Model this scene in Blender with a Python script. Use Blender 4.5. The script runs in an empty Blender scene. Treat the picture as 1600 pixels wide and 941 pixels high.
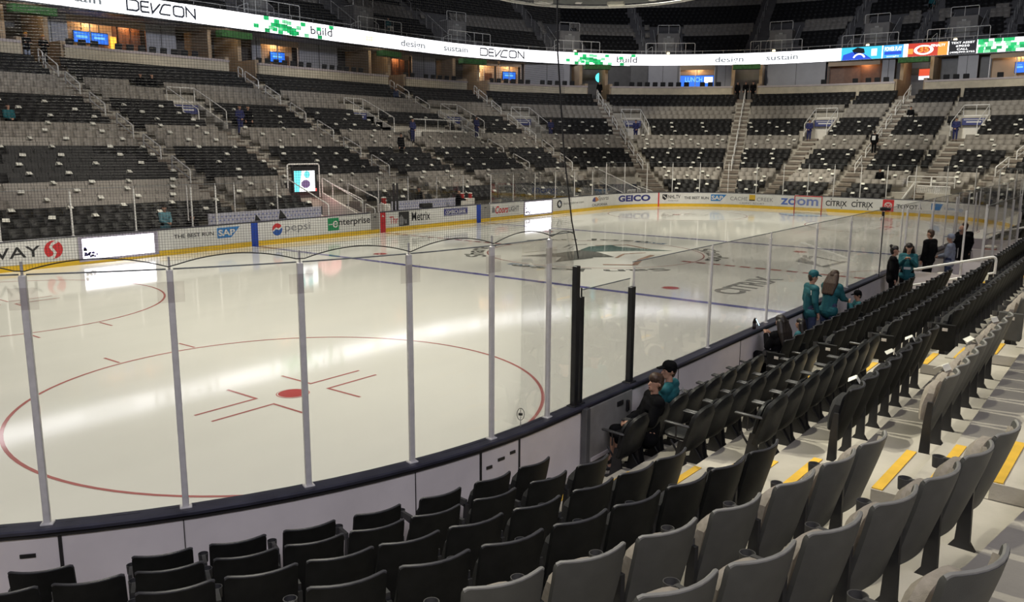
import bpy, bmesh, math, random
import numpy as np
from mathutils import Vector, Matrix
random.seed(7)
rng = np.random.default_rng(7)
PI = math.pi
SC = bpy.context.scene
COL = SC.collection

# ------------------------------------------------------------------ camera
CAM = (-30.239, -18.837, 4.471)
YAW, PITCH, ROLL, FPX = 0.655807, -0.18362, 0.005455, 1304.6
cf = Vector((math.cos(YAW)*math.cos(PITCH), math.sin(YAW)*math.cos(PITCH), math.sin(PITCH)))
cr0 = Vector((math.sin(YAW), -math.cos(YAW), 0)); cu0 = cr0.cross(cf)
cr = cr0*math.cos(ROLL)+cu0*math.sin(ROLL); cu = cu0*math.cos(ROLL)-cr0*math.sin(ROLL)
cd = bpy.data.cameras.new('camera'); cam = bpy.data.objects.new('camera', cd); COL.objects.link(cam)
cd.sensor_width = 36.0; cd.lens = 36.0*FPX/1600.0; cd.clip_start = 0.05; cd.clip_end = 400
cam.matrix_world = Matrix(((cr.x, cu.x, -cf.x, CAM[0]), (cr.y, cu.y, -cf.y, CAM[1]), (cr.z, cu.z, -cf.z, CAM[2]), (0, 0, 0, 1)))
SC.camera = cam
def project(p):
    d = Vector(p)-Vector(CAM); z = d.dot(cf)
    if z < 0.2: return None
    return 800+FPX*d.dot(cr)/z, 470.5-FPX*d.dot(cu)/z, z
def in_view(p, m=60):
    q = project(p)
    return q is not None and -m < q[0] < 1600+m and -m < q[1] < 941+m

# ------------------------------------------------------------------ materials
MATS = {}
def mat(name, col, rough=0.6, metal=0.0, scale=6.0, amt=0.12, bump=0.0, bscale=None, spec=0.5, emit=None, estr=0.0, coord='Object'):
    if name in MATS: return MATS[name]
    m = bpy.data.materials.new(name); m.use_nodes = True
    nt = m.node_tree; N = nt.nodes; L = nt.links
    b = N['Principled BSDF']
    tc = N.new('ShaderNodeTexCoord'); no = N.new('ShaderNodeTexNoise')
    no.inputs['Scale'].default_value = scale; no.inputs['Detail'].default_value = 4
    L.new(tc.outputs[coord], no.inputs['Vector'])
    rp = N.new('ShaderNodeValToRGB')
    lo = [max(0, c*(1-amt)) for c in col]; hi = [min(1, c*(1+amt)) for c in col]
    rp.color_ramp.elements[0].position = 0.3; rp.color_ramp.elements[1].position = 0.7
    rp.color_ramp.elements[0].color = (*lo, 1); rp.color_ramp.elements[1].color = (*hi, 1)
    L.new(no.outputs['Fac'], rp.inputs['Fac']); L.new(rp.outputs['Color'], b.inputs['Base Color'])
    b.inputs['Roughness'].default_value = rough; b.inputs['Metallic'].default_value = metal
    b.inputs['Specular IOR Level'].default_value = spec
    if bump > 0:
        n2 = N.new('ShaderNodeTexNoise'); n2.inputs['Scale'].default_value = bscale or scale*6
        n2.inputs['Detail'].default_value = 3
        L.new(tc.outputs[coord], n2.inputs['Vector'])
        bp = N.new('ShaderNodeBump'); bp.inputs['Strength'].default_value = bump; bp.inputs['Distance'].default_value = 0.02
        L.new(n2.outputs['Fac'], bp.inputs['Height']); L.new(bp.outputs['Normal'], b.inputs['Normal'])
    if emit is not None:
        b.inputs['Emission Color'].default_value = (*emit, 1); b.inputs['Emission Strength'].default_value = estr
    MATS[name] = m; return m
def glow(name, col, s):
    if name in MATS: return MATS[name]
    m = bpy.data.materials.new(name); m.use_nodes = True
    N = m.node_tree.nodes; L = m.node_tree.links
    b = N['Principled BSDF']; b.inputs['Base Color'].default_value = (0.02, 0.02, 0.02, 1)
    b.inputs['Roughness'].default_value = 0.5
    tc = N.new('ShaderNodeTexCoord'); no = N.new('ShaderNodeTexNoise'); no.inputs['Scale'].default_value = 1.2
    rp = N.new('ShaderNodeValToRGB')
    rp.color_ramp.elements[0].color = (*[c*0.93 for c in col], 1); rp.color_ramp.elements[1].color = (*col, 1)
    L.new(tc.outputs['Object'], no.inputs['Vector']); L.new(no.outputs['Fac'], rp.inputs['Fac'])
    L.new(rp.outputs['Color'], b.inputs['Emission Color']); b.inputs['Emission Strength'].default_value = s
    MATS[name] = m; return m
def glass_mat(name, tint, gl=0.6, rough=0.02):
    if name in MATS: return MATS[name]
    m = bpy.data.materials.new(name); m.use_nodes = True
    nt = m.node_tree; N = nt.nodes; L = nt.links
    N.remove(N['Principled BSDF']); out = N['Material Output']
    tr = N.new('ShaderNodeBsdfTransparent'); tr.inputs['Color'].default_value = (*tint, 1)
    g = N.new('ShaderNodeBsdfGlossy'); g.inputs['Roughness'].default_value = rough
    fr = N.new('ShaderNodeFresnel'); fr.inputs['IOR'].default_value = 1.3
    mu = N.new('ShaderNodeMath'); mu.operation = 'MULTIPLY'; mu.inputs[1].default_value = gl
    mx = N.new('ShaderNodeMixShader')
    L.new(fr.outputs[0], mu.inputs[0]); L.new(mu.outputs[0], mx.inputs[0])
    L.new(tr.outputs[0], mx.inputs[1]); L.new(g.outputs[0], mx.inputs[2]); L.new(mx.outputs[0], out.inputs[0])
    MATS[name] = m; return m

# ------------------------------------------------------------------ mesh builder
class MB:
    def __init__(s): s.v = []; s.f = []; s.m = []; s.sm = []; s.mi = 0; s.smooth = False; s.X = None
    def add(s, vs, fs):
        o = len(s.v)
        if s.X is not None: vs = [tuple(s.X @ Vector(p)) for p in vs]
        s.v.extend([tuple(p) for p in vs]); s.f.extend([tuple(i+o for i in f) for f in fs])
        s.m.extend([s.mi]*len(fs)); s.sm.extend([s.smooth]*len(fs)); return s
    def box(s, c, size, R=None, bev=0.0):
        x, y, z = (k/2 for k in size)
        if bev > 0:
            b = min(bev, x*.9, y*.9, z*.9); vs = []; idx = {}
            for sx in (-1, 1):
                for sy in (-1, 1):
                    for sz in (-1, 1):
                        for a, p in enumerate(((sx*x, sy*(y-b), sz*(z-b)), (sx*(x-b), sy*y, sz*(z-b)), (sx*(x-b), sy*(y-b), sz*z))):
                            idx[(sx, sy, sz, a)] = len(vs); vs.append(p)
            fs = []
            for a in range(3):
                for sg in (-1, 1):
                    o = [k for k in range(3) if k != a]; q = []
                    for (p0, p1) in ((-1, -1), (1, -1), (1, 1), (-1, 1)):
                        t = [0, 0, 0]; t[a] = sg; t[o[0]] = p0; t[o[1]] = p1; q.append(idx[(*t, a)])
                    flip = (sg < 0) ^ (a == 1)
                    fs.append(tuple(reversed(q)) if flip else tuple(q))
            for a in range(3):
                b1, b2 = [k for k in range(3) if k != a]
                for p0 in (-1, 1):
                    for p1 in (-1, 1):
                        t = [0, 0, 0]; t[b1] = p0; t[b2] = p1; t2 = list(t); t[a] = -1; t2[a] = 1
                        fs.append((idx[(*t, b1)], idx[(*t2, b1)], idx[(*t2, b2)], idx[(*t, b2)]))
            for sx in (-1, 1):
                for sy in (-1, 1):
                    for sz in (-1, 1): fs.append(tuple(idx[(sx, sy, sz, a)] for a in range(3)))
        else:
            vs = [(-x, -y, -z), (x, -y, -z), (x, y, -z), (-x, y, -z), (-x, -y, z), (x, -y, z), (x, y, z), (-x, y, z)]
            fs = [(0, 3, 2, 1), (4, 5, 6, 7), (0, 1, 5, 4), (1, 2, 6, 5), (2, 3, 7, 6), (3, 0, 4, 7)]
        if R is not None: vs = [tuple(R @ Vector(p)) for p in vs]
        return s.add([(p[0]+c[0], p[1]+c[1], p[2]+c[2]) for p in vs], fs)
    def tube(s, pts, r, n=8, caps=True, closed=False):
        pts = [Vector(p) for p in pts]; k = len(pts); vs = []; fs = []
        rr = r if isinstance(r, (list, tuple)) else [r]*k
        up = None
        for i, p in enumerate(pts):
            a = pts[(i-1) % k] if (i > 0 or closed) else p; b = pts[(i+1) % k] if (i < k-1 or closed) else p
            d = (b-a)
            if d.length < 1e-9: d = Vector((0, 0, 1))
            d.normalize()
            if up is None: up = Vector((0, 0, 1)) if abs(d.z) < .9 else Vector((1, 0, 0))
            u = d.cross(up)
            if u.length < 1e-5: u = d.cross(Vector((0, 1, 0)))
            u.normalize(); w = u.cross(d).normalized(); up = w
            for j in range(n):
                t = 2*PI*(j+.5)/n; q = p+(u*math.cos(t)+w*math.sin(t))*rr[i]; vs.append(tuple(q))
        for i in range(k if closed else k-1):
            i2 = (i+1) % k
            for j in range(n):
                j2 = (j+1) % n; fs.append((i*n+j, i2*n+j, i2*n+j2, i*n+j2))
        if caps and not closed:
            fs.append(tuple(range(n))); fs.append(tuple((k-1)*n+j for j in reversed(range(n))))
        return s.add(vs, fs)
    def lathe(s, c, prof, n=16, axis='z', close=False):
        vs = []; fs = []
        for r, h in prof:
            for j in range(n):
                t = 2*PI*j/n; x, y = r*math.cos(t), r*math.sin(t)
                p = (x, y, h) if axis == 'z' else ((h, x, y) if axis == 'x' else (x, h, y))
                vs.append((p[0]+c[0], p[1]+c[1], p[2]+c[2]))
        k = len(prof)
        for i in range(k-1):
            for j in range(n):
                j2 = (j+1) % n; fs.append((i*n+j, i*n+j2, (i+1)*n+j2, (i+1)*n+j))
        if prof[0][0] > 1e-6 and not close: fs.append(tuple(reversed(range(n))))
        if prof[-1][0] > 1e-6 and not close: fs.append(tuple((k-1)*n+j for j in range(n)))
        return s.add(vs, fs)
    def prism(s, poly, h0, h1, fr=None):
        # poly in (a, b); extruded along c from h0 to h1; fr maps (a, b, c) -> xyz
        fr = fr or (lambda a, b, c: (a, b, c)); n = len(poly)
        vs = [fr(a, b, h0) for a, b in poly]+[fr(a, b, h1) for a, b in poly]
        fs = [tuple(reversed(range(n))), tuple(range(n, 2*n))]+[(i, (i+1) % n, n+(i+1) % n, n+i) for i in range(n)]
        return s.add(vs, fs)
    def grid(s, P):   # P[i][j] points
        a, b = len(P), len(P[0]); vs = [p for row in P for p in row]
        fs = [(i*b+j, i*b+j+1, (i+1)*b+j+1, (i+1)*b+j) for i in range(a-1) for j in range(b-1)]
        return s.add(vs, fs)
    def slab(s, F, B):  # two matching grids -> closed slab
        a, b = len(F), len(F[0]); n = a*b
        vs = [p for r in F for p in r]+[p for r in B for p in r]; fs = []
        for i in range(a-1):
            for j in range(b-1):
                q = (i*b+j, i*b+j+1, (i+1)*b+j+1, (i+1)*b+j); fs.append(q); fs.append(tuple(n+k for k in reversed(q)))
        ring = [j for j in range(b)]+[i*b+b-1 for i in range(1, a)]+[(a-1)*b+j for j in reversed(range(b-1))]+[i*b for i in reversed(range(1, a-1))]
        for i in range(len(ring)):
            p, q = ring[i], ring[(i+1) % len(ring)]; fs.append((q, p, n+p, n+q))
        return s.add(vs, fs)
    def mesh(s, name, mats):
        me = bpy.data.meshes.new(name)
        me.from_pydata(s.v, [], s.f)
        for m in (mats if isinstance(mats, (list, tuple)) else [mats]): me.materials.append(m)
        if s.f:
            me.polygons.foreach_set('material_index', s.m); me.polygons.foreach_set('use_smooth', s.sm)
        me.update()
        bm = bmesh.new(); bm.from_mesh(me); bmesh.ops.recalc_face_normals(bm, faces=bm.faces); bm.to_mesh(me); bm.free()
        if any(s.sm): me.set_sharp_from_angle(angle=math.radians(38))
        return me
    def build(s, name, mats, parent=None, loc=None):
        o = bpy.data.objects.new(name, s.mesh(name, mats)); COL.objects.link(o)
        if parent is not None: o.parent = parent
        if loc is not None: o.location = loc
        return o
def tag(o, label=None, cat=None, group=None, kind=None):
    if label: o['label'] = label
    if cat: o['category'] = cat
    if group: o['group'] = group
    if kind: o['kind'] = kind
    return o
def empty(name, loc=(0, 0, 0), rz=0.0, label=None, cat=None, group=None):
    o = bpy.data.objects.new(name, None); o.empty_display_size = 0.1; COL.objects.link(o)
    o.location = loc; o.rotation_euler = (0, 0, rz); return tag(o, label, cat, group)
def obj(name, mesh, parent=None, loc=(0, 0, 0), rz=0.0):
    o = bpy.data.objects.new(name, mesh); COL.objects.link(o); o.location = loc; o.rotation_euler = (0, 0, rz)
    if parent is not None: o.parent = parent
    return o
KIDS = {}
def copy_tree(o, loc=None, rz=None, label=None, group=None):
    c = o.copy(); COL.objects.link(c)
    if loc is not None: c.location = loc
    if rz is not None: c.rotation_euler = (0, 0, rz)
    if label: c['label'] = label
    if group: c['group'] = group
    ks = KIDS.get(o.name)
    if ks is None: ks = KIDS[o.name] = list(o.children)
    for ch in ks:
        d = ch.copy(); COL.objects.link(d); d.parent = c
        k2 = KIDS.get(ch.name)
        if k2 is None: k2 = KIDS[ch.name] = list(ch.children)
        for g in k2:
            e = g.copy(); COL.objects.link(e); e.parent = d
    return c
ORD = ['first', 'second', 'third', 'fourth', 'fifth', 'sixth', 'seventh', 'eighth', 'ninth', 'tenth', 'eleventh', 'twelfth', 'thirteenth',
       'fourteenth', 'fifteenth', 'sixteenth', 'seventeenth', 'eighteenth', 'nineteenth', 'twentieth']
TENS = {2: 'twenty', 3: 'thirty', 4: 'forty', 5: 'fifty', 6: 'sixty', 7: 'seventy', 8: 'eighty', 9: 'ninety'}
def ordn(i):
    if i <= 20: return ORD[i-1]
    t, u = divmod(i, 10)
    if t >= 10: return 'hundred and '+ordn(i-100)
    return (TENS[t][:-1]+'ieth') if u == 0 else TENS[t]+'-'+ORD[u-1]

# ------------------------------------------------------------------ text and flat artwork
TXT = {}
def text_geo(body, bold=0.0, spacing=1.0, shear=0.0):
    key = (body, bold, spacing, shear)
    if key in TXT: return TXT[key]
    cu_ = bpy.data.curves.new('lettering_source', 'FONT'); cu_.body = body; cu_.size = 1.0; cu_.offset = bold; cu_.space_character = spacing
    cu_.shear = shear; cu_.fill_mode = 'FRONT'; cu_.resolution_u = 3
    o = bpy.data.objects.new('lettering_source', cu_); COL.objects.link(o)
    dg = bpy.context.evaluated_depsgraph_get(); ev = o.evaluated_get(dg); me = ev.to_mesh()
    v = np.array([x.co[:2] for x in me.vertices]); f = [tuple(p.vertices) for p in me.polygons]
    ev.to_mesh_clear(); bpy.data.objects.remove(o); bpy.data.curves.remove(cu_)
    mn, mx = v.min(0), v.max(0); v = (v-mn)
    TXT[key] = (v, f, mx-mn); return TXT[key]
def put_text(mb, body, M, a0, a1, b0, b1, bold=0.0, spacing=1.0, shear=0.0, mi=None):
    v, f, sz = text_geo(body, bold, spacing, shear)
    if mi is not None: mb.mi = mi
    mb.add([M(a0+(a1-a0)*p[0]/sz[0], b0+(b1-b0)*p[1]/sz[1]) for p in v], f)
def put_poly(mb, pts, M, mi=None):
    if mi is not None: mb.mi = mi
    mb.add([M(a, b) for a, b in pts], [tuple(range(len(pts)))])
def put_rect(mb, a0, a1, b0, b1, M, n=1, mi=None):
    if mi is not None: mb.mi = mi
    mb.grid([[M(a0+(a1-a0)*i/n, b0), M(a0+(a1-a0)*i/n, b1)] for i in range(n+1)])
def put_disc(mb, a, b, r, M, n=20, ra=None, mi=None, t0=0.0, t1=2*PI):
    put_poly(mb, [(a+(ra or r)*math.cos(t0+(t1-t0)*i/n), b+r*math.sin(t0+(t1-t0)*i/n)) for i in range(n if t1-t0 > 6.2 else n+1)], M, mi)
def put_ring(mb, a, b, r0, r1, M, n=28, t0=0.0, t1=2*PI, sa=1.0, mi=None):
    if mi is not None: mb.mi = mi
    mb.grid([[M(a+sa*r*math.cos(t0+(t1-t0)*i/n), b+r*math.sin(t0+(t1-t0)*i/n)) for r in (r0, r1)] for i in range(n+1)])
def put_stroke(mb, pts, w, M, mi=None):
    """one mitred ribbon along a polyline"""
    if mi is not None: mb.mi = mi
    n = len(pts); closed = n > 3 and math.dist(pts[0], pts[-1]) < 1e-9; L_ = []
    def nrm(p, q):
        d = math.dist(p, q) or 1; return (-(q[1]-p[1])/d, (q[0]-p[0])/d)
    for i, p in enumerate(pts):
        a = nrm(pts[i-1], p) if i > 0 else (nrm(pts[-2], pts[-1]) if closed else None)
        b = nrm(p, pts[i+1]) if i < n-1 else (nrm(pts[0], pts[1]) if closed else None)
        if a is None: a = b
        if b is None: b = a
        m = (a[0]+b[0], a[1]+b[1]); l = math.hypot(*m) or 1; m = (m[0]/l, m[1]/l); k = w/2/max(.35, m[0]*a[0]+m[1]*a[1])
        L_.append([M(p[0]+m[0]*k, p[1]+m[1]*k), M(p[0]-m[0]*k, p[1]-m[1]*k)])
    mb.grid(L_)

# ------------------------------------------------------------------ plan curves
HX, HY, RC = 21.95, 4.42, 8.53
QC = RC*PI/2
T1 = 2*HX; T2 = T1+QC; T3 = T2+2*HY; T4 = T3+QC; T5 = T4+2*HX; T6 = T5+QC; T7 = T6+2*HY; T8 = T7+QC
def tL(x): return x+HX
def tA(deg): return T1+math.radians(90-deg)*RC
def tE(y): return T2+HY-y
def tBR(deg): return T3+math.radians(-deg)*RC
def tN(x): return T4+HX-x
def tBL(deg): return T5+math.radians(270-deg)*RC
def frame(t):
    """base point on the boards, outward normal, is-corner"""
    t = t % T8
    if t < T1: return (t-HX, HY+RC), (0.0, 1.0), False
    if t < T2: a = PI/2-(t-T1)/RC; return (HX+RC*math.cos(a), HY+RC*math.sin(a)), (math.cos(a), math.sin(a)), True
    if t < T3: return (HX+RC, HY-(t-T2)), (1.0, 0.0), False
    if t < T4: a = -(t-T3)/RC; return (HX+RC*math.cos(a), -HY+RC*math.sin(a)), (math.cos(a), math.sin(a)), True
    if t < T5: return (HX-(t-T4), -HY-RC), (0.0, -1.0), False
    if t < T6: a = -PI/2-(t-T5)/RC; return (-HX+RC*math.cos(a), -HY+RC*math.sin(a)), (math.cos(a), math.sin(a)), True
    if t < T7: return (-HX-RC, -HY+(t-T6)), (-1.0, 0.0), False
    a = PI-(t-T7)/RC; return (-HX+RC*math.cos(a), HY+RC*math.sin(a)), (math.cos(a), math.sin(a)), True
def pos(t, d, z=0.0):
    (x, y), (nx, ny), c = frame(t); return (x+nx*d, y+ny*d, z)
def facing(t):   # rotation so that local +y looks at the ice
    _, (nx, ny), _ = frame(t); return math.atan2(-ny, -nx)-PI/2
def tstep(t, d): # metres at offset d per unit t
    return (RC+d)/RC if frame(t)[2] else 1.0
def tsamples(t0, t1, step=2.0, cstep=0.6):
    ks = [t0]; t = t0
    br = sorted([b for b in (T1, T2, T3, T4, T5, T6, T7) if t0 < b < t1])+[t1]
    for b in br:
        c = frame((t+b)/2)[2]; n = max(1, int(math.ceil((b-t)/(cstep if c else step))))
        ks += [t+(b-t)*i/n for i in range(1, n+1)]; t = b
    return ks
def D(k): return 0.9*k
def FL(k):
    if k <= 7: return 0.16+0.3*(k-1)
    if k <= 18: return 1.96+0.385*(k-7)
    return 6.195+0.42*(k-18)
# outer curve (ribbon board / upper deck)
class Curve:
    def __init__(s, pts):
        s.p = np.array(pts); s.s = np.concatenate([[0], np.cumsum(np.hypot(*np.diff(s.p, axis=0).T))])
    def at(s, a):
        x = float(np.interp(a, s.s, s.p[:, 0])); y = float(np.interp(a, s.s, s.p[:, 1])); return x, y
    def nrm(s, a):
        x0, y0 = s.at(a-.15); x1, y1 = s.at(a+.15); dx, dy = x1-x0, y1-y0; L = math.hypot(dx, dy) or 1
        return -dy/L, dx/L
    def off(s, a, e, z):
        x, y = s.at(a); nx, ny = s.nrm(a); return (x+nx*e, y+ny*e, z)
def _rib():
    P = [(x, 36.15) for x in np.linspace(-30, 22, 261)]; n = 2.3
    for a in np.linspace(90, 0, 200)[1:]:
        c, s_ = max(0, math.cos(math.radians(a))), math.sin(math.radians(a)); P.append((22+34.3*c**(2/n), 8+28.15*s_**(2/n)))
    for y in np.linspace(8, -8, 80)[1:]: P.append((56.3, y))
    for a in np.linspace(0, -90, 200)[1:]:
        c, s_ = max(0, math.cos(math.radians(a))), -math.sin(math.radians(a)); P.append((22+34.3*c**(2/n), -8-28.15*s_**(2/n)))
    return Curve(P)
RIB = _rib()
def sB(s): return s-30.0+HX        # arc length from x=-30 on the left boards -> loop parameter t
def MBoard(off=0.0):               # (s from x=-30, z) -> point on the ice-side face of the boards
    return lambda a, z: pos(sB(a), -off, z)
def MRib(off=0.0): return lambda a, z: RIB.off(a, -off, z)
# ------------------------------------------------------------------ materials used
M_ice = bpy.data.materials.new('ice'); M_ice.use_nodes = True
def _ice():
    N = M_ice.node_tree.nodes; L = M_ice.node_tree.links; b = N['Principled BSDF']
    tc = N.new('ShaderNodeTexCoord'); mp = N.new('ShaderNodeMapping'); mp.inputs['Scale'].default_value = (0.12, 1.6, 1)
    mp.inputs['Rotation'].default_value = (0, 0, 0.25)
    n1 = N.new('ShaderNodeTexNoise'); n1.inputs['Scale'].default_value = 1.0; n1.inputs['Detail'].default_value = 5
    rp = N.new('ShaderNodeValToRGB')
    rp.color_ramp.elements[0].color = (0.80, 0.795, 0.745, 1); rp.color_ramp.elements[1].color = (0.86, 0.855, 0.80, 1)
    L.new(tc.outputs['Object'], mp.inputs['Vector']); L.new(mp.outputs['Vector'], n1.inputs['Vector'])
    L.new(n1.outputs['Fac'], rp.inputs['Fac']); L.new(rp.outputs['Color'], b.inputs['Base Color'])
    n2 = N.new('ShaderNodeTexNoise'); n2.inputs['Scale'].default_value = 9.0; n2.inputs['Detail'].default_value = 4
    L.new(mp.outputs['Vector'], n2.inputs['Vector'])
    r2 = N.new('ShaderNodeMapRange'); r2.inputs['To Min'].default_value = 0.045; r2.inputs['To Max'].default_value = 0.095
    L.new(n2.outputs['Fac'], r2.inputs['Value']); L.new(r2.outputs['Result'], b.inputs['Roughness'])
    b.inputs['IOR'].default_value = 1.36
    bp = N.new('ShaderNodeBump'); bp.inputs['Strength'].default_value = 0.012; bp.inputs['Distance'].default_value = 0.01
    L.new(n2.outputs['Fac'], bp.inputs['Height']); L.new(bp.outputs['Normal'], b.inputs['Normal'])
_ice()
def icepaint(name, col): return mat(name, col, rough=0.06, scale=1.5, amt=0.1, spec=0.35)
M_iced = icepaint('ice_red', (0.52, 0.10, 0.10)); M_icethin = icepaint('ice_red_line', (0.50, 0.19, 0.18)); M_iceb = icepaint('ice_blue', (0.14, 0.14, 0.38)); M_icek = icepaint('ice_charcoal', (0.15, 0.155, 0.145))
M_icet = icepaint('ice_teal', (0.13, 0.21, 0.20)); M_iceo = icepaint('ice_orange', (0.46, 0.28, 0.20)); M_icelb = icepaint('ice_light_blue', (0.32, 0.50, 0.72))
M_iceg = icepaint('ice_grey', (0.30, 0.30, 0.29)); M_icesb = icepaint('ice_steel_blue', (0.22, 0.33, 0.48)); M_icew = icepaint('ice_white', (0.8, 0.8, 0.76))
M_board = mat('board_white', (0.74, 0.73, 0.69), rough=0.35, scale=2, amt=0.04)
M_boardout = mat('board_back', (0.80, 0.745, 0.74), rough=0.45, scale=1.5, amt=0.08, bump=0.05)
M_yellow = mat('kick_yellow', (0.78, 0.50, 0.03), rough=0.4, scale=3, amt=0.06)
M_cap = mat('cap_rail', (0.045, 0.045, 0.065), rough=0.28, scale=4, amt=0.25)
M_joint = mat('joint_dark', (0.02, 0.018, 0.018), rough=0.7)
M_conc = mat('concrete', (0.44, 0.41, 0.35), rough=0.85, scale=1.3, amt=0.16, bump=0.15, bscale=30)
M_step = mat('step_concrete', (0.22, 0.185, 0.15), rough=0.85, scale=1.7, amt=0.15)
M_nose = mat('step_yellow', (0.70, 0.43, 0.05), rough=0.7, scale=5, amt=0.12)
M_alu = mat('aluminium', (0.70, 0.68, 0.67), rough=0.30, metal=0.0, scale=12, amt=0.08)
M_black = mat('black_metal', (0.018, 0.018, 0.02), rough=0.4, scale=8, amt=0.3)
M_rail = mat('white_rail', (0.90, 0.885, 0.84), rough=0.45, scale=5, amt=0.06)
M_glass = glass_mat('acrylic', (0.97, 0.967, 0.965), 0.35)
M_glass2 = glass_mat('acrylic_smoky', (0.945, 0.94, 0.945), 0.28)
M_bracket = glass_mat('acrylic_clip', (0.93, 0.92, 0.92), 0.3, 0.1)
M_suitewall = mat('parapet_block', (0.50, 0.44, 0.33), rough=0.8, scale=2.2, amt=0.12, bump=0.1)
M_white = mat('white_paint', (0.76, 0.73, 0.66), rough=0.6, scale=3, amt=0.05)

# ------------------------------------------------------------------ ice
mb = MB(); ts = tsamples(0, T8, 4, 0.35)[:-1]
mb.add([pos(t, 0.0, 0.0) for t in ts], [tuple(range(len(ts)))])
ICE = tag(mb.build('floor_ice', M_ice), 'cream white skating ice with red and blue markings inside the boards', 'ice rink', kind='structure')
MI = lambda x, y: (x, y, 0.004)
MI2 = lambda x, y: (x, y, 0.007)
MI3 = lambda x, y: (x, y, 0.010)
def paint(name, mats, fn, label=None):
    m_ = MB(); fn(m_); return tag(m_.build(name, mats, ICE), label)
def xline(m_, x, w, n=1): 
    hw = HY+RC if abs(x) < HX else HY+math.sqrt(RC**2-(abs(x)-HX)**2)
    put_rect(m_, x-w/2, x+w/2, -hw, hw, MI)
for x in (-7.77, 7.77): paint('blue_line', M_iceb, lambda m_: xline(m_, x, 0.305), 'wide blue line across the ice')
for x in (-27.13, 27.13): paint('goal_line', M_iced, lambda m_: xline(m_, x, 0.06), 'thin red goal line')
def _cl(m_):
    for i in range(43):
        y = -12.9+i*0.6
        if abs(y+.2) < 4.3: continue
        put_rect(m_, -0.15, 0.15, y, y+0.40, MI)
    for y0, y1 in ((-12.95, -4.5), (4.5, 12.95)): put_rect(m_, -.15, -.125, y0, y1, MI); put_rect(m_, .125, .15, y0, y1, MI)
paint('centre_line', M_icethin, _cl, 'broken red centre line')
def spot(m_, x, y):
    put_disc(m_, x, y, 0.30, MI, 28, mi=0); put_ring(m_, x, y, 0.265, 0.285, MI2, 28, mi=1)
for sx in (-1, 1):
    for sy in (-1, 1):
        cx, cy = sx*21.03, sy*6.71
        paint('face_off_circle', M_icethin, lambda m_: put_ring(m_, cx, cy, 4.54, 4.60, MI, 96), 'thin red face-off circle')
        def _h(m_):
            for a in (-1, 1):
                for b in (-1, 1):
                    put_stroke(m_, [(cx+a*1.83, cy+b*.25), (cx+a*.61, cy+b*.25), (cx+a*.61, cy+b*1.13)], 0.055, MI)
                    put_stroke(m_, [(cx+a*.86, cy+b*4.57), (cx+a*.86, cy+b*5.2)], 0.055, MI)
        paint('hash_marks', M_icethin, _h)
        paint('face_off_spot', [M_iced, M_icew], lambda m_: spot(m_, cx, cy), 'red face-off spot')
        paint('neutral_spot', [M_iced, M_icew], lambda m_: spot(m_, sx*6.1, cy), 'red neutral zone spot')
paint('centre_circle', M_icethin, lambda m_: put_ring(m_, 0, 0, 4.54, 4.60, MI, 96), 'thin circle around the centre crest')
paint('referee_crease', M_icethin, lambda m_: put_ring(m_, 0, -12.95, 3.02, 3.08, MI, 40, 0, PI))
for sx in (-1, 1):
    paint('goal_crease', [M_icelb, M_icethin], lambda m_: (put_disc(m_, sx*27.13, 0, 1.83, MI, 24, t0=PI/2 if sx > 0 else -PI/2, t1=3*PI/2 if sx > 0 else PI/2, mi=0), put_ring(m_, sx*27.13, 0, 1.80, 1.86, MI2, 24, PI/2 if sx > 0 else -PI/2, 3*PI/2 if sx > 0 else PI/2, mi=1)), 'pale blue goal crease')
# centre crest: dark and teal wedge shapes over an orange edged triangle (plain shapes)
MZ = lambda i: (lambda x, y: (x, y, .007+.0008*i))
def _crest(m_):
    tri = [(-3.2, -2.9), (3.3, 0.6), (-0.4, 3.3)]
    put_stroke(m_, [(2.26, 1.38), (3.44, 0.38), (2.6, -1.3)], 0.16, MZ(1), mi=2)
    put_stroke(m_, [(-2.2, -3.2), (-0.7, -2.6), (0.9, -2.3)], 0.22, MZ(2), mi=2); put_stroke(m_, [(-2.9, -2.2), (-2.2, -3.2)], 0.2, MZ(3), mi=2)
    put_stroke(m_, [(2.4, 1.9), (1.7, 2.4), (0.6, 2.0)], 0.13, MZ(4), mi=3)
    put_poly(m_, [(-2.92, 1.75), (-1.2, 1.15), (0.5, 0.9), (0.2, -0.1), (-0.68, -1.39), (-1.5, -0.5), (-2.2, 0.5)], MZ(5), mi=0)
    put_poly(m_, [(-3.51, -0.38), (-1.9, 0.35), (-1.2, -0.6), (-1.5, -0.9)], MZ(6), mi=0)
    put_poly(m_, [(0.4, 1.0), (1.7, 1.35), (2.9, 0.9), (2.5, 0.3), (2.77, -2.3), (1.6, -0.9), (0.9, -0.3), (0.3, 0.2)], MZ(7), mi=1)
    put_stroke(m_, [(-1.9, 2.3), (0.4, 1.6), (1.2, 1.9)], 0.06, MZ(8), mi=3)
    put_stroke(m_, [(-0.9, -1.6), (0.4, -1.2), (1.4, -1.7)], 0.12, MZ(9), mi=2)
paint('centre_crest', [M_icek, M_icet, M_iceo, M_iceg], _crest, 'charcoal and teal wedges with orange strokes')
def ring_text(m_, body, r, h, a_mid, span, mi=0):
    v, f, sz = text_geo(body, 0.02)
    pts = []
    for p in v:
        a = a_mid+span/2-span*p[0]/sz[0]; rr = r+h*p[1]/sz[1]; pts.append(MI(rr*math.cos(a), rr*math.sin(a)))
    m_.mi = mi; m_.add(pts, f)
CAZ = math.atan2(18.8, 30.2)    # towards the far left of centre ice
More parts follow.
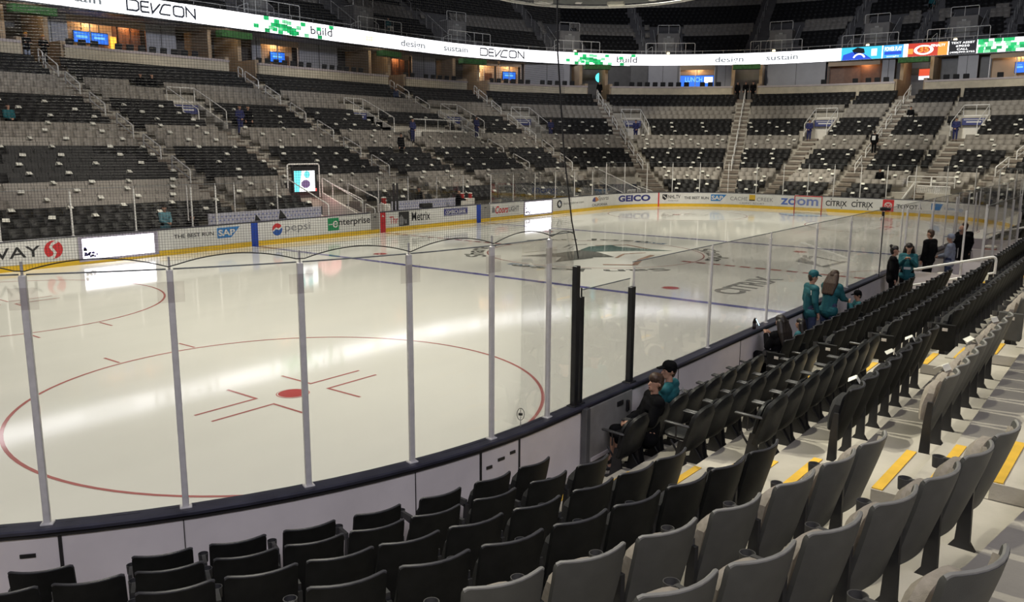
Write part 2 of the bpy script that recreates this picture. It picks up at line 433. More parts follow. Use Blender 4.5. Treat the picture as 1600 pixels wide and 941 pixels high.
paint('circle_lettering', M_icek, lambda m_: [ring_text(m_, b_, 4.72, 0.85, CAZ+o, s_) for b_, o, s_ in (('San Jose', 0.05, 1.2), ('Sharks', PI/2, 0.8), ('San Jose', PI-0.05, 1.2), ('Sharks', -PI/2, 0.8))], 'dark lettering around the centre circle')
paint('ice_lettering', M_iceg, lambda m_: put_text(m_, 'CITRIX', MI, -6.0, -1.9, -8.95, -7.95, 0.03, shear=0.1), 'grey sponsor lettering on the ice')
def _ads(m_):
    put_rect(m_, -5.15, -4.75, -0.75, 0.75, MI, mi=0); put_text(m_, 'SAP', lambda a, b: MI2(-4.75-b, a), -.6, .6, .06, .34, 0.03, mi=1)
    put_rect(m_, 4.75, 5.15, -0.8, 0.8, MI, mi=0); put_text(m_, 'SAP', lambda a, b: MI2(4.8+b, -a), -.6, .6, .02, .32, 0.03, mi=1)
paint('blue_sponsor_patch', [M_icesb, M_icew], _ads)
def _sol(m_):
    P_ = [[(2.1+.35*a, -8.9+.22*a), (3.0+.33*a, -7.6+.05*a)] for a in range(7)]+[[(2.0, -9.0), (4.1, -9.2)], [(2.6, -8.1), (4.9, -7.6)], [(3.6, -9.3), (4.9, -7.7)]]
    for i, q in enumerate(P_): put_stroke(m_, q, (.16, .22, .14, .12)[max(0, i-6)], lambda x, y, i=i: (x, y, .004+.0008*i))
paint('grey_sponsor_patch', M_iceg, _sol)

# ------------------------------------------------------------------ rink boards
def curtain(mb, t0, t1, prof, step=2.0, cstep=0.45, mi=0):
    """sweep a closed (d, z) profile along the loop"""
    mb.mi = mi; ts = tsamples(t0, t1, step, cstep); n = len(prof); vs = []; fs = []
    for t in ts: vs += [pos(t, d, z) for d, z in prof]
    for i in range(len(ts)-1):
        for j in range(n): fs.append((i*n+j, i*n+(j+1) % n, (i+1)*n+(j+1) % n, (i+1)*n+j))
    fs.append(tuple(range(n))); e = (len(ts)-1)*n; fs.append(tuple(e+j for j in reversed(range(n))))
    mb.add(vs, fs)
def rink_wall(name, t0, t1, joints, label):
    o = MB(); curtain(o, t0, t1, [(0.0, -0.02), (0.06, -0.02), (0.06, 1.05), (0.0, 1.05)]); w = o.build(name, M_board)
    tag(w, label, 'rink boards', kind='structure')
    o = MB(); curtain(o, t0, t1, [(0.065, -0.02), (0.13, -0.02), (0.13, 1.045), (0.065, 1.045)]); bk = o.build('back_panel', M_boardout, w)
    o = MB()
    for t, wd in joints:
        (x, y), (nx, ny), _ = frame(t); R = Matrix.Rotation(math.atan2(ny, nx), 3, 'Z')
        o.box(pos(t, 0.132, 0.60), (0.012, wd, 0.86), R)
    if joints: o.build('panel_joint', M_joint, bk)
    o = MB(); curtain(o, t0, t1, [(-0.012, 0.0), (-0.001, 0.0), (-0.001, 0.215), (-0.012, 0.215)]); o.build('kick_plate', M_yellow, w)
    o = MB(); curtain(o, t0, t1, [(-0.02, 1.05), (0.05, 1.05), (0.05, 1.075), (0.06, 1.075), (0.06, 1.05), (0.175, 1.045), (0.18, 1.075), (0.165, 1.09), (-0.01, 1.09), (-0.02, 1.08)]); o.build('cap_rail', M_cap, w)
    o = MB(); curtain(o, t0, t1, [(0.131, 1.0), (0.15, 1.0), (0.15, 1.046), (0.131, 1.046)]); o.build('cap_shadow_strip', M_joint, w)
    return w
NG = math.pi+facing(tN(0))+math.pi
jn = [(tBL(a), wd) for a, wd in ((233.0, .03), (239.9, .008), (255.6, .008), (261.6, .03), (265.9, .025), (226, .008), (218, .03))]+[(tN(x), .01) for x in (-18.4, -15.9, -13.4, -10.9, -8.4)]
WN = rink_wall('wall_near', tN(6.4), tBL(185), jn, 'rink boards with pale grey backs below the near glass')
WF = rink_wall('wall_far', tL(8.9), tBR(-80), [], 'white rink boards with yellow kick plate around the far end')
WL = rink_wall('wall_left', tL(-24), tL(-0.82), [], 'white rink boards along the left side up to the bench gate')
WL2 = rink_wall('trim_1', tL(-0.15), tL(8.0), [], 'white rink boards between the bench gates')
# slots and handles on the near gate panels
o = MB()
for a, z, w_ in ((231.2, .83, .13), (262.5, .78, .09), (263.8, .83, .11), (265.1, .86, .09)):
    t = tBL(a); (x, y), (nx, ny), _ = frame(t); o.box(pos(t, 0.133, z), (0.012, w_, 0.035), Matrix.Rotation(math.atan2(ny, nx), 3, 'Z'))
o.build('grip_slot', M_black, WN)
# gate in the near boards between the dark posts
g = empty('rink_gate', pos(tN(-20.55), .14, 0), NG, 'grey recessed rink gate below the clear pane beside the two seated boys', 'gate')
m_g = mat('gate_grey', (.30, .29, .27), rough=.5)
MB().box((0, -.02, .52), (1.22, .03, 1.0), bev=.008).build('gate_panel', m_g, g)
MB().box((.0, -.045, .28), (1.0, .02, .05)).build('lower_brace', M_boardout, g)
MB().box((-.66, -.05, .53), (.10, .09, 1.05), bev=.01).build('gate_post', mat('gate_post_grey', (.10, .10, .10), rough=.5), g)
MB().box((.25, -.045, .90), (.16, .02, .07), bev=.006).build('latch', M_black, g); MB().box((.45, -.05, .82), (.05, .05, .16), bev=.008).build('handle', M_black, g)
# bench gates in the left boards
for i, (x0, x1, lb) in enumerate(((-0.82, -0.15, 'grey bench gate left of the red centre post'), (8.0, 8.9, 'grey bench gate right of the blue post by the second bench'))):
    g = empty('bench_gate', pos(tL((x0+x1)/2), 0.05, 0), 0, lb, 'gate')
    MB().box((0, 0, .53), (x1-x0-.06, .05, 1.0), bev=.01).build('gate_panel', mat('gate_grey', (.30, .29, .27), rough=.5), g)
    MB().box((0, -.03, .1), (x1-x0-.06, .012, .2)).build('kick_plate', M_yellow, g)
    MB().tube([(-(x1-x0)/2+.03, 0, 0), (-(x1-x0)/2+.03, 0, 1.12)], .03).tube([((x1-x0)/2-.03, 0, 0), ((x1-x0)/2-.03, 0, 1.12)], .03).build('gate_post', M_alu, g)
    MB().box((0.0, -.04, .85), (.16, .03, .05), bev=.008).build('latch', M_black, g)

# ------------------------------------------------------------------ seating terraces
AISL = [(tL(-6.45), .62), (tL(7.4), .62), (tL(22.0)+.15, .62), (tA(71.0), .62), (tA(46.8), .62), (tA(19.6), .62), (tE(0.0), .62), (tBR(-19.6), .62), (tBR(-46.8), .62), (tBR(-71), .62)]
AISN = [(tN(-22.1), .68), (tN(-16.1), .5), (tN(-5.0), .6), (tN(8.0), .6), (tN(20), .6)]
VOMS = [(tL(-0.3), 'first'), (tL(14.0), 'second'), (tA(84.0), 'third'), (tA(66.8), 'fourth'), (tA(42.3), 'fifth'), (tA(2.9), 'sixth'), (tBR(-4.0), 'seventh')]
MIDA = [(tL(-0.3), 6, 15), (tL(14.0), 1, 15), (tA(2.9), 1, 15), (tBR(-4.0), 4, 15)]
VOM_R = (16, 19); VOM_HW = .88
LOWV = [(tL(-1.2), 1.15, 1, 5), (tA(59.5), 2.1, 1, 6), (tL(1.05), .8, 1, 5), (tBR(-8.5), 2.7, 1, 4)]     # low tunnels (t, half width, rows)
def cut(iv, t, hw):
    out = []
    for a, b in iv:
        if t+hw <= a or t-hw >= b: out.append((a, b)); continue
        if t-hw > a: out.append((a, t-hw))
        if t+hw < b: out.append((t+hw, b))
    return out
def terrace_iv(k, t0, t1):
    iv = [(t0, t1)]
    if VOM_R[0] <= k <= VOM_R[1]:
        for t, _ in VOMS: iv = cut(iv, t, VOM_HW/tstep(t, D(k)))
    for t, hw, a, b in LOWV:
        if a <= k <= b: iv = cut(iv, t, hw/tstep(t, D(k)))
    return iv
def seat_iv(k, t0, t1):
    iv = terrace_iv(k, t0, t1)
    for t, hw in AISL+AISN: iv = cut(iv, t, hw/tstep(t, D(k)))
    for t, a, b in MIDA:
        if a <= k <= b: iv = cut(iv, t, .55/tstep(t, D(k)))
    if k in (15, 16): iv = cut(iv, tL(18.2), 2.9)
    for t, _ in VOMS:
        if k in (15, 20): iv = cut(iv, t, (VOM_HW+.1)/tstep(t, D(k)))
        elif VOM_R[0] <= k <= VOM_R[1]: iv = cut(iv, t, (VOM_HW+.25)/tstep(t, D(k)))
    return iv
def terraces(name, t0, t1, k0, k1, label):
    m_ = MB()
    for k in range(k0, k1+1):
        d0 = (0.14 if k == 1 else D(k-1)+.10); d1 = D(k)+.10 if k < 24 else D(k)+1.4; z = FL(k); zl = z-0.5
        for a, b in terrace_iv(k, t0, t1): curtain(m_, a, b, [(d0, zl), (d1, zl), (d1, z), (d0, z)], 3.0, 0.9)
    return tag(m_.build(name, M_conc), label, 'concrete terrace', kind='structure')
terraces('floor_terrace_far', tL(-24), tBR(-88), 1, 24, 'stepped concrete under the far and left stands')
terraces('floor_terrace_near', tN(21.9), tBL(200), 1, 9, 'stepped pale concrete under the near stands')
# aisle steps
def aisle_steps(name, t, k0, k1, hw, nose, label):
    m_ = MB(); n_ = MB()
    (x, y), (nx, ny), _ = frame(t); R = Matrix.Rotation(math.atan2(ny, nx), 3, 'Z')
    for k in range(k0, k1+1):
        d1 = D(k)+.10; rise = FL(k+1)-FL(k)
        m_.box(pos(t, d1-.21, FL(k)+rise/4), (.42, 2*hw, rise/2), R)
        m_.box(pos(t, D(k)-.45, FL(k)+.004), (.9, 2*hw, .012), R)
        if nose:
            n_.box(pos(t, d1-.375, FL(k)+rise/2+.004), (.09, 2*hw-.04, .012), R); n_.box(pos(t, d1+.055, FL(k+1)+.012), (.09, 2*hw-.04, .012), R)
    o = tag(m_.build(name, M_step if not nose else M_conc), label, 'steps', kind='structure')
    if nose: n_.build('yellow_nosing', M_nose, o)
for i, (t, hw) in enumerate(AISL): aisle_steps('floor_steps', t, 1, 23, hw-.04, False, 'concrete aisle steps in the far stands')
for t, a, b in MIDA: aisle_steps('floor_steps', t, a, b, .5, False, 'concrete steps below an entrance in the far stands')
for t, hw in AISN: aisle_steps('floor_steps', t, 1, 7, hw-.06, True, 'near aisle steps with yellow edges')
# ground behind the boards
mb = MB(); curtain(mb, tL(-24), tBR(-88), [(0.14, -.06), (2.4, -.06), (2.4, -.02), (0.14, -.02)], 3, .8); curtain(mb, tN(21.9), tBL(200), [(0.14, -.06), (1.2, -.06), (1.2, -.02), (0.14, -.02)], 3, .8)
tag(mb.build('floor_concourse', M_conc), kind='structure')
# ------------------------------------------------------------------ seats
M_bsh = mat('seat_black_shell', (0.0105, 0.011, 0.0108), spec=0.16, rough=0.55, scale=9, amt=0.25, bump=0.08, bscale=160)
M_bfa = mat('seat_black_fabric', (0.018, 0.018, 0.019), rough=0.9, scale=30, amt=0.25, bump=0.15, bscale=220)
M_gsh = mat('seat_grey_shell', (0.092, 0.092, 0.086), spec=0.25, rough=0.5, scale=7, amt=0.10, bump=0.08, bscale=160)
M_gfa = mat('seat_beige_fabric', (0.30, 0.265, 0.225), rough=0.92, scale=26, amt=0.14, bump=0.2, bscale=200)
M_arm = mat('arm_dark', (0.045, 0.045, 0.047), rough=0.45, scale=8, amt=0.2)
M_garm = mat('arm_grey', (0.075, 0.073, 0.07), rough=0.45, scale=8, amt=0.15)
M_vin = mat('padded_black', (0.015, 0.0155, 0.0155), spec=0.3, rough=0.4, scale=14, amt=0.3, bump=0.12, bscale=60)
M_gvin = mat('padded_grey', (0.085, 0.078, 0.078), rough=0.55, scale=12, amt=0.2, bump=0.12, bscale=80)
M_plate = mat('number_plate', (0.62, 0.58, 0.52), rough=0.5)
M_dot = mat('plate_figure', (0.18, 0.06, 0.06), rough=0.6)
GREY = {5, 6, 7, 12, 13, 14, 19, 20, 21}
def back_point(u, v, w0=.226, w1=.243, z0=.24, z1=.865, y0=.20, conc=.075, rc=.034):
    ztop = z1
    au = abs(u)*w1
    if au > w1-rc: q = (au-(w1-rc))/rc; ztop = z1-rc*(1-math.sqrt(max(0, 1-q*q)))
    z = z0+(ztop-z0)*v; k = (z-z0)/(z1-z0); w = w0+(w1-w0)*min(1, k*1.6)
    y = y0*(1-k)**1.15+conc*u*u*(0.35+0.65*k)
    return (u*w, y, z)
def shell(du=1.0, dv=(0., 1.), off=0.0, th=.03, nu=11, nv=9):
    h_ = [.22, .45, .68, .84, .885, .925, .96, .985, 1.0]; us = [-q for q in reversed(h_)]+[0.0]+h_
    vs = [dv[0]+(dv[1]-dv[0])*j/(nv-1) for j in range(nv)]
    F = [[(lambda p: (p[0], p[1]+off+th, p[2]))(back_point(u*du, v)) for v in vs] for u in us]
    B = [[(lambda p: (p[0], p[1]+off, p[2]))(back_point(u*du, v)) for v in vs] for u in us]
    return F, B
def fold_pad(w=.215, h=.37, th=.13, z0=.38, y0=.255, lean=.10, down=False):
    m_ = MB(); m_.smooth = True; F = []; B = []
    nu, nv = 9, 8
    for i in range(nu):
        u = -1+2*i/(nu-1); rf = []; rb = []
        for j in range(nv):
            v = j/(nv-1); ww = w*(1-.10*v); hh = h*(1-.22*abs(u)**3.2)
            e = (1-max(abs(u)**6, (2*v-1)**8 if v > .5 else 0)*.55)
            a = hh*v; t = th*e
            if down: rf.append((u*ww, y0-.02+a, z0+.05+t*.5-.02*math.sin(v*PI))); rb.append((u*ww, y0-.02+a, z0+.05-t*.5))
            else: rf.append((u*ww, y0+lean*v*-.4+t*.5+.02*math.sin(v*PI), z0+a)); rb.append((u*ww, y0+lean*v*-.4-t*.5, z0+a))
        F.append(rf); B.append(rb)
    m_.slab(F, B); return m_
def cup(m_, c, r=.05, h=.09):
    m_.lathe(c, [(r*.80, 0), (r*.9, 0), (r, h), (r*.88, h), (r*.74, .008), (0.0001, .008)], 16)
def arm_mesh(x):
    m_ = MB(); m_.smooth = False
    m_.prism([(.20, .60), (.20, .645), (.30, .64), (.39, .635), (.39, .575), (.30, .57), (.20, .565)], x-.016, x+.016, lambda a, b, c: (c, a, b)); return m_
def leg_mesh(x):
    m_ = MB(); m_.prism([(.12, 0.0), (.30, 0.0), (.26, .06), (.245, .36), (.22, .60), (.17, .60), (.17, .36), (.16, .06)], x-.016, x+.016, lambda a, b, c: (c, a, b)); return m_
_m = MB(); _m.smooth = True; _m.slab(*shell()); ME_back = _m
_m = MB(); _m.smooth = True; _m.slab(*shell(.86, (.10, .93), .031, .028)); ME_bcush = _m
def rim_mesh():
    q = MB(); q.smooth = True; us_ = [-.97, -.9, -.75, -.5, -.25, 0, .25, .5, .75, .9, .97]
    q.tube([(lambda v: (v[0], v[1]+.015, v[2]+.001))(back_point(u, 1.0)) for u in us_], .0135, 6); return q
M_rimb = mat('rim_glint_charcoal', (.055, .055, .062), rough=.45, scale=9, amt=.2); M_rimg = mat('rim_glint_grey', (.27, .265, .25), rough=.5, scale=9, amt=.12)  # lighter strip paints the light caught on the worn top edges
MESH = {}
for key, sh, fa, ar in (('black', M_bsh, M_bfa, M_arm), ('grey', M_gsh, M_gfa, M_garm)):
    c_ = MB(); c_.smooth = True; cup(c_, (-.276, .42, .555), .045, .08)
    MESH[key] = dict(back=ME_back.mesh('backrest_'+key, sh), bc=ME_bcush.mesh('back_cushion_'+key, fa), up=fold_pad().mesh('seat_'+key, fa), down=fold_pad(down=True).mesh('seat_down_'+key, fa),
                     arm=arm_mesh(-.276).mesh('armrest_'+key, ar), cup=c_.mesh('cup_holder_'+key, ar), rim=rim_mesh().mesh('top_rim_glint_'+key, M_rimb if key == 'black' else M_rimg), leg=leg_mesh(-.276).mesh('leg_'+key, M_black))
def make_seat(key, down=False, arm=True):
    r = empty('arena_seat'); M_ = MESH[key]
    bk_ = obj('backrest', M_['back'], r); obj('top_rim_glint', M_['rim'], bk_); obj('back_cushion', M_['bc'], r); obj('seat', M_['down' if down else 'up'], r)
    if arm: a = obj('armrest', M_['arm'], r); obj('cup_holder', M_['cup'], a)
    obj('leg', M_['leg'], r); return r
# padded chair with rounded back, flat arms and crossed legs
def pad_round(w, h, th, fr, tap=.12, nu=13, nv=9):
    m_ = MB(); m_.smooth = True; F = []; B = []
    for i in range(nu):
        u = -1+2*i/(nu-1); rf = []; rb = []
        for j in range(nv):
            v = j/(nv-1); hh = h*(1-.22*abs(u)**3.2); ww = w*(1-tap*v*v)
            e = max(.35, 1-.65*max(abs(u)**7, abs(2*v-1)**8)); x, a = u*ww, hh*v
            rf.append(fr(x, a, th*e*.5)); rb.append(fr(x, a, -th*e*.5))
        F.append(rf); B.append(rb)
    m_.slab(F, B); return m_
def _bf(x, a, t): return (x, .155-a*.27+t*.96+.045*(x/.24)**2, .32+a*.95+t*.27)
PADM = {}
for key, vm in (('black', M_vin), ('grey', M_gvin)):
    lg = [[MB().prism([(.06, 0), (.44, 0), (.44, .03), (.34, .06), (.27, .44), (.19, .44), (.14, .06), (.06, .03)], x-.014, x+.014, lambda a, b, c: (c, a, b)) for x in (-.235, .235)],
          [MB().tube([(x, .12, .03), (x, .40, .42)], .015, 6) for x in (-.20, .20)]]
    am = []
    for x in (-.256, .256):
        m_ = MB(); m_.smooth = True; m_.box((x, .29, .655), (.05, .34, .03), Matrix.Rotation(.04, 3, 'X'), bev=.012); am.append(m_)
    ap = [MB().tube([(x, .30, .47), (x, .30, .64)], .011, 6) for x in (-.256, .256)]
    PADM[key] = dict(back=pad_round(.272, .60, .125, _bf, .08).mesh('chair_back_'+key, vm),
        up=pad_round(.24, .46, .09, lambda x, a, t: (x, .245-a*.18+t, .33+a)).mesh('chair_seat_'+key, vm),
        down=pad_round(.215, .42, .075, lambda x, a, t: (x, .12+a, .46+t)).mesh('chair_seat_down_'+key, vm),
        legs=[q.mesh('chair_leg', M_black) for l_ in lg for q in l_], arms=[q.mesh('chair_arm', M_arm) for q in am], posts=[q.mesh('chair_arm_post', M_black) for q in ap])
def make_padded(key, down=False):
    r = empty('arena_seat'); M_ = PADM[key]
    obj('backrest', M_['back'], r); obj('seat', M_['down' if down else 'up'], r)
    for q in M_['legs']: obj('leg', q, r)
    for q, p in zip(M_['arms'], M_['posts']): a = obj('armrest', q, r); obj('arm_post', p, a)
    return r
def tmpl():
    m_ = MB()
    h = [(-.268, .30), (.268, .30), (.274, .85), (.262, .865), (-.262, .865), (-.274, .85)]
    m_.prism(h, 0, .035, lambda a, b, c: (a, c+.20*(1-(b-.36)/.505), b))
    q = [(-.235, .40), (.235, .40), (.23, .66), (.19, .70), (-.19, .70), (-.23, .66)]
    m_.prism(q, 0, .06, lambda a, b, c: (a, .17+c-.09*(b-.4)/.38, b))
    return np.array(m_.v), m_.f
TV, TF = tmpl()
M_bfar = mat('far_seat_black', (0.015, 0.0145, 0.0145), rough=0.6, scale=3, amt=0.3)
M_gfar = mat('far_seat_grey', (0.30, 0.275, 0.24), rough=0.6, scale=1.6, amt=0.10)
MEFAR = {}
for key, m_ in (('black', M_bfar), ('grey', M_gfar)):
    q = MB(); q.v = [tuple(v) for v in TV]; q.f = list(TF); q.m = [0]*len(TF); q.sm = [False]*len(TF); MEFAR[key] = q.mesh('far_seat_'+key, m_)
PROTO = {}
def place_seat(kind, key, t, k, label, group, down=False):
    if kind == 'far':
        o = obj('arena_seat', MEFAR[key], None, pos(t, D(k), FL(k)), facing(t)); return tag(o, label, 'seat', group)
    kk = (kind, key, down)
    if kk not in PROTO:
        o = PROTO[kk] = make_padded(key, down) if kind == 'padded' else make_seat(key, down, kind == 'fixed'); o['category'] = 'seat'; new = False
    else: o = copy_tree(PROTO[kk])
    o.location = pos(t, D(k), FL(k)); o.rotation_euler = (0, 0, facing(t)); o['label'] = label; o['group'] = group; return o
ROWN = {1: 'front', 2: 'second', 3: 'third', 4: 'fourth', 5: 'fifth', 6: 'sixth', 7: 'seventh', 8: 'eighth'}
cand = []     # (distance, kind, key, t, row, label, group)
def near_list(ts_, k, kind, sect, group, adj):
    for i, t in enumerate(ts_):
        key = 'grey' if k in GREY else 'black'
        p = pos(t, D(k), FL(k)+.7)
        cand.append((math.dist(p, CAM), kind, key, t, k, f'{key} {adj} seat, {ordn(i+1)} from the aisle in the {ROWN[k]} row of the {sect}', group, i, in_view(p, 70)))
CA = {1: [262.8, 259.0, 254.9, 250.6, 246.5, 242.6, 238.8, 233.1, 229.2], 2: [262.3, 258.7, 255.0, 251.5, 248.4, 245.4, 242.4, 239.3, 236.2, 233],
      3: [262.6, 259.9, 257.0, 253.8, 250.8, 247.9, 245.2, 242.4, 239.6], 4: [262.9, 260.2, 257.6, 254.9, 252.3, 249.6, 246.9, 244.2, 241.5],
      5: [263.0, 260.4, 257.7, 254.8, 252.0, 249.4, 246.9, 244.4], 6: [263.1, 260.6, 258.2, 255.8, 253.3, 250.9, 248.6, 246.2], 7: [263.2, 260.9, 258.6, 256.3, 254.0, 251.7, 249.4, 247], 8: [263.3, 261.1, 258.9, 256.7, 254.5, 252.3]}
for k in range(1, 9): near_list([tBL(a) for a in CA[k]], k, 'fixed', 'curved corner section', 'folding seats of the near corner section', 'folding')
for k in range(1, 7):
    n = 8; x0 = -20.95 if k <= 3 else -21.0; pch = .575 if k <= 3 else .545
    near_list([tN(x0+i*pch) for i in range(n)], k, 'padded' if k <= 3 else 'plain', 'padded chair block', 'padded chairs between the two yellow edged steps', 'padded')
x = -15.3; sx = []
while x < -5.75: sx.append(x); x += .555
for k in range(1, 7): near_list([tN(v) for v in sx], k, 'fixed', 'long near block', 'folding seats of the long block along the near side', 'folding')
x = -4.2; sx = []
while x < 7.2: sx.append(x); x += .555
for k in range(3, 6): near_list([tN(v) for v in sx], k, 'fixed', 'penalty box block', 'folding seats behind the penalty box', 'folding')
x = 8.8; sx = []
while x < 19.2: sx.append(x); x += .555
for k in range(1, 6): near_list([tN(v) for v in sx], k, 'fixed', 'last near block', 'folding seats of the last near block', 'folding')
PEOPLE_SEATS = {('padded', 1, 1), ('padded', 1, 2)}
SITTERS = [(tL(-12.2), 15), (tL(-13.1), 15), (tL(-2.2), 21), (tL(-1.45), 21), (tE(-1.4), 19), (tE(-2.3), 6), (tL(20.6), 22), (tL(5.4), 3), (tL(.9), 15), (tL(1.5), 15), (tL(10.9), 11), (tA(88.6), 15), (tA(65.2), 15), (tA(43.6), 15), (tA(3.5), 15), (tBR(-3.2), 15), (tL(15.6), 14), (tL(-10.3), 1), (tL(-11.6), 1)]
def taken(t, k): return any(k == b and abs(t-a)*tstep(t, D(k)) < .60 for a, b in SITTERS)
LEFTT = {}
for k in range(5, 19):
    L_ = []; t = tL(-6.45)-.62-.29
    while t > tL(-20): L_.append(t); t -= .56
    L_ = [t for t in L_ if not taken(t, k)]
    LEFTT[k] = L_
    for i, t in enumerate(L_):
        key = 'grey' if k in GREY else 'black'; p = pos(t, D(k), FL(k)+.7)
        if in_view(p, -2): cand.append((math.dist(p, CAM), 'far', key, t, k, f'{key} seat in the left stand, {ordn(k)} row up, {ordn(i+1)} left of the handrail steps', 'folding seats of the left stand', i, True))
cand = [c for c in cand if c[8] and in_view(pos(c[3], D(c[4]), FL(c[4])+.75), 25)]
cand.sort(key=lambda c: c[0])
NEARSEATS = cand[:300]; REST = cand[300:]
LEFTSET = {(c[4], round(c[3], 3)) for c in NEARSEATS if c[6].startswith('folding seats of the left')}
for dist, kind, key, t, k, lb, grp, i, _ in NEARSEATS:
    dn = (kind, k, i) in PEOPLE_SEATS or (grp.startswith('folding seats of the long') and k == 1 and i in (0, 2, 9)) or (kind, k, i) in {('padded', 2, 0)}
    so = place_seat(kind, key, t, k, lb, grp, dn)
    if i == 0 and grp.startswith('folding seats of the long'):
        e_ = MB().box((-.312, .20, .42), (.028, .34, .44), bev=.03).build('end_panel', M_bsh if key == 'black' else M_gsh, so)
        MB().box((-.328, .19, .55), (.006, .08, .05), bev=.002).build('number_plate', M_plate, e_)
# number plates on aisle ends are parts of the last seats; small
# ------------------------------------------------------------------ all the other seats: one mass
def mass(name, items, mats, label, cat, group):
    """items: (x, y, z, rz, material index)"""
    n = len(items); A = np.array([i[:4] for i in items]); c, s = np.cos(A[:, 3]), np.sin(A[:, 3])
    V = np.empty((n, len(TV), 3)); V[:, :, 0] = A[:, 0, None]+c[:, None]*TV[:, 0]-s[:, None]*TV[:, 1]; V[:, :, 1] = A[:, 1, None]+s[:, None]*TV[:, 0]+c[:, None]*TV[:, 1]; V[:, :, 2] = A[:, 2, None]+TV[:, 2]
    me = bpy.data.meshes.new(name); lens = [len(f) for f in TF]; flat = np.concatenate([np.array(f) for f in TF])
    me.vertices.add(n*len(TV)); me.vertices.foreach_set('co', V.ravel())
    me.loops.add(n*len(flat)); me.polygons.add(n*len(TF))
    me.loops.foreach_set('vertex_index', (flat[None]+np.arange(n)[:, None]*len(TV)).ravel().astype(np.int32))
    st = np.concatenate([[0], np.cumsum(lens)[:-1]]); me.polygons.foreach_set('loop_start', (st[None]+np.arange(n)[:, None]*len(flat)).ravel().astype(np.int32))
    for m_ in mats: me.materials.append(m_)
    me.polygons.foreach_set('material_index', np.repeat(np.array([i[4] for i in items], dtype=np.int32), len(TF)))
    me.update(calc_edges=True); me.validate()
    o = bpy.data.objects.new(name, me); COL.objects.link(o); return tag(o, label, cat, group, 'stuff')
items = []; FARPOS = {}
def walk(iv, d, pitch):
    for a, b in iv:
        st = pitch/tstep((a+b)/2, d); n = int((b-a)/st)
        if n < 1: continue
        g = (b-a-n*st)/2
        for i in range(n): yield a+g+st*(i+.5)
for k in range(1, 25):
    L_ = []
    for t in LEFTT.get(k, []):
        if k in LEFTT and (k, round(t, 3)) not in LEFTSET: items.append((*pos(t, D(k), FL(k)), facing(t), 1 if k in GREY else 0)); 
        L_.append(t)
    for (a, b) in (((tL(-6.45) if k in LEFTT else tL(-24)), T1), (T1, T2), (T2, T3), (T3, tBR(-89))):
        for t in walk(seat_iv(k, a, b), D(k), .56):
            if k <= 4 and t < tL(12): 
                if tL(-9.7) < t and k <= 2: continue      # players' benches
            p = pos(t, D(k), FL(k))
            if in_view((p[0], p[1], p[2]+.6), 130) and not taken(t, k): items.append((*p, facing(t), 1 if k in GREY else 0)); L_.append(t)
    FARPOS[k] = L_
for c in REST:
  if not c[6].startswith('folding seats of the left'): items.append((*pos(c[3], D(c[4]), FL(c[4])), facing(c[3]), 1 if c[4] in GREY else 0))
for k in range(1, 6):
    for t in walk(seat_iv(k, tN(21.9), tN(20.6)), D(k), .56):
        p = pos(t, D(k), FL(k))
        if in_view((p[0], p[1], p[2]+.6), 130): items.append((*p, facing(t), 1 if k in GREY else 0))
# upper deck rows follow the ribbon curve
UP_E0, UP_DE, UP_Z0, UP_DZ, UP_N = 1.55, .80, 14.0, .50, 15
UGREY = {5, 6, 7, 13, 14}
UPORT = [41.4, 52.6, 63.4, 76.0, 86.0, 96.6, 105.6, 113.2]
UAISL = [s_-2.4 for s_ in UPORT[:6]]+[102.6, 109.6, 117.0]
for k in range(1, UP_N+1):
    e = UP_E0+UP_DE*(k-1); z = UP_Z0+UP_DZ*(k-1); s_ = 20.0
    while s_ < 122:
        x0, y0 = RIB.at(s_-.25)[0:2]; nx, ny = RIB.nrm(s_)
        p = RIB.off(s_, e, z); q = RIB.off(s_+.5, e, z); loc = math.dist(p[:2], q[:2])/.5
        ok = all(abs(s_-a)*loc > .75 for a in UAISL) and not (2 <= k <= 7 and any(abs(s_-a)*loc < 1.85 for a in UPORT)) and not (k == 1 and any(abs(s_-a)*loc < 2.6 for a in UPORT))
        if (k == 2 and abs(s_-55.2) < .62) or (k == 9 and abs(s_-109.2) < .75): ok = False
        if ok and in_view((p[0], p[1], p[2]+.6), 60): items.append((*p, math.atan2(-ny, -nx)-PI/2, 1 if k in UGREY else 0))
        s_ += .54/loc
mass('seating', items, [M_bfar, M_gfar], 'black and grey folding seats filling the far stands in banded rows', 'seats', 'far stand seating')
# upper deck concrete
mb = MB(); S_ = np.linspace(18, 124, 150)
for k in range(0, UP_N+2):
    e0 = UP_E0+UP_DE*(k-1)-.70 if k > 0 else 0.15; e1 = UP_E0+UP_DE*k-.70; z = UP_Z0+UP_DZ*(k-1) if k > 0 else UP_Z0-.1
    A_ = [[RIB.off(s_, e0, z-.6), RIB.off(s_, e0, z), RIB.off(s_, e1, z), RIB.off(s_, e1, z-.6)] for s_ in S_]; mb.grid(A_)
tag(mb.build('floor_upper_deck', mat('upper_concrete', (.13, .125, .125), rough=.9, scale=1.2, amt=.15)), 'dim concrete steps of the upper deck', 'upper deck', kind='structure')
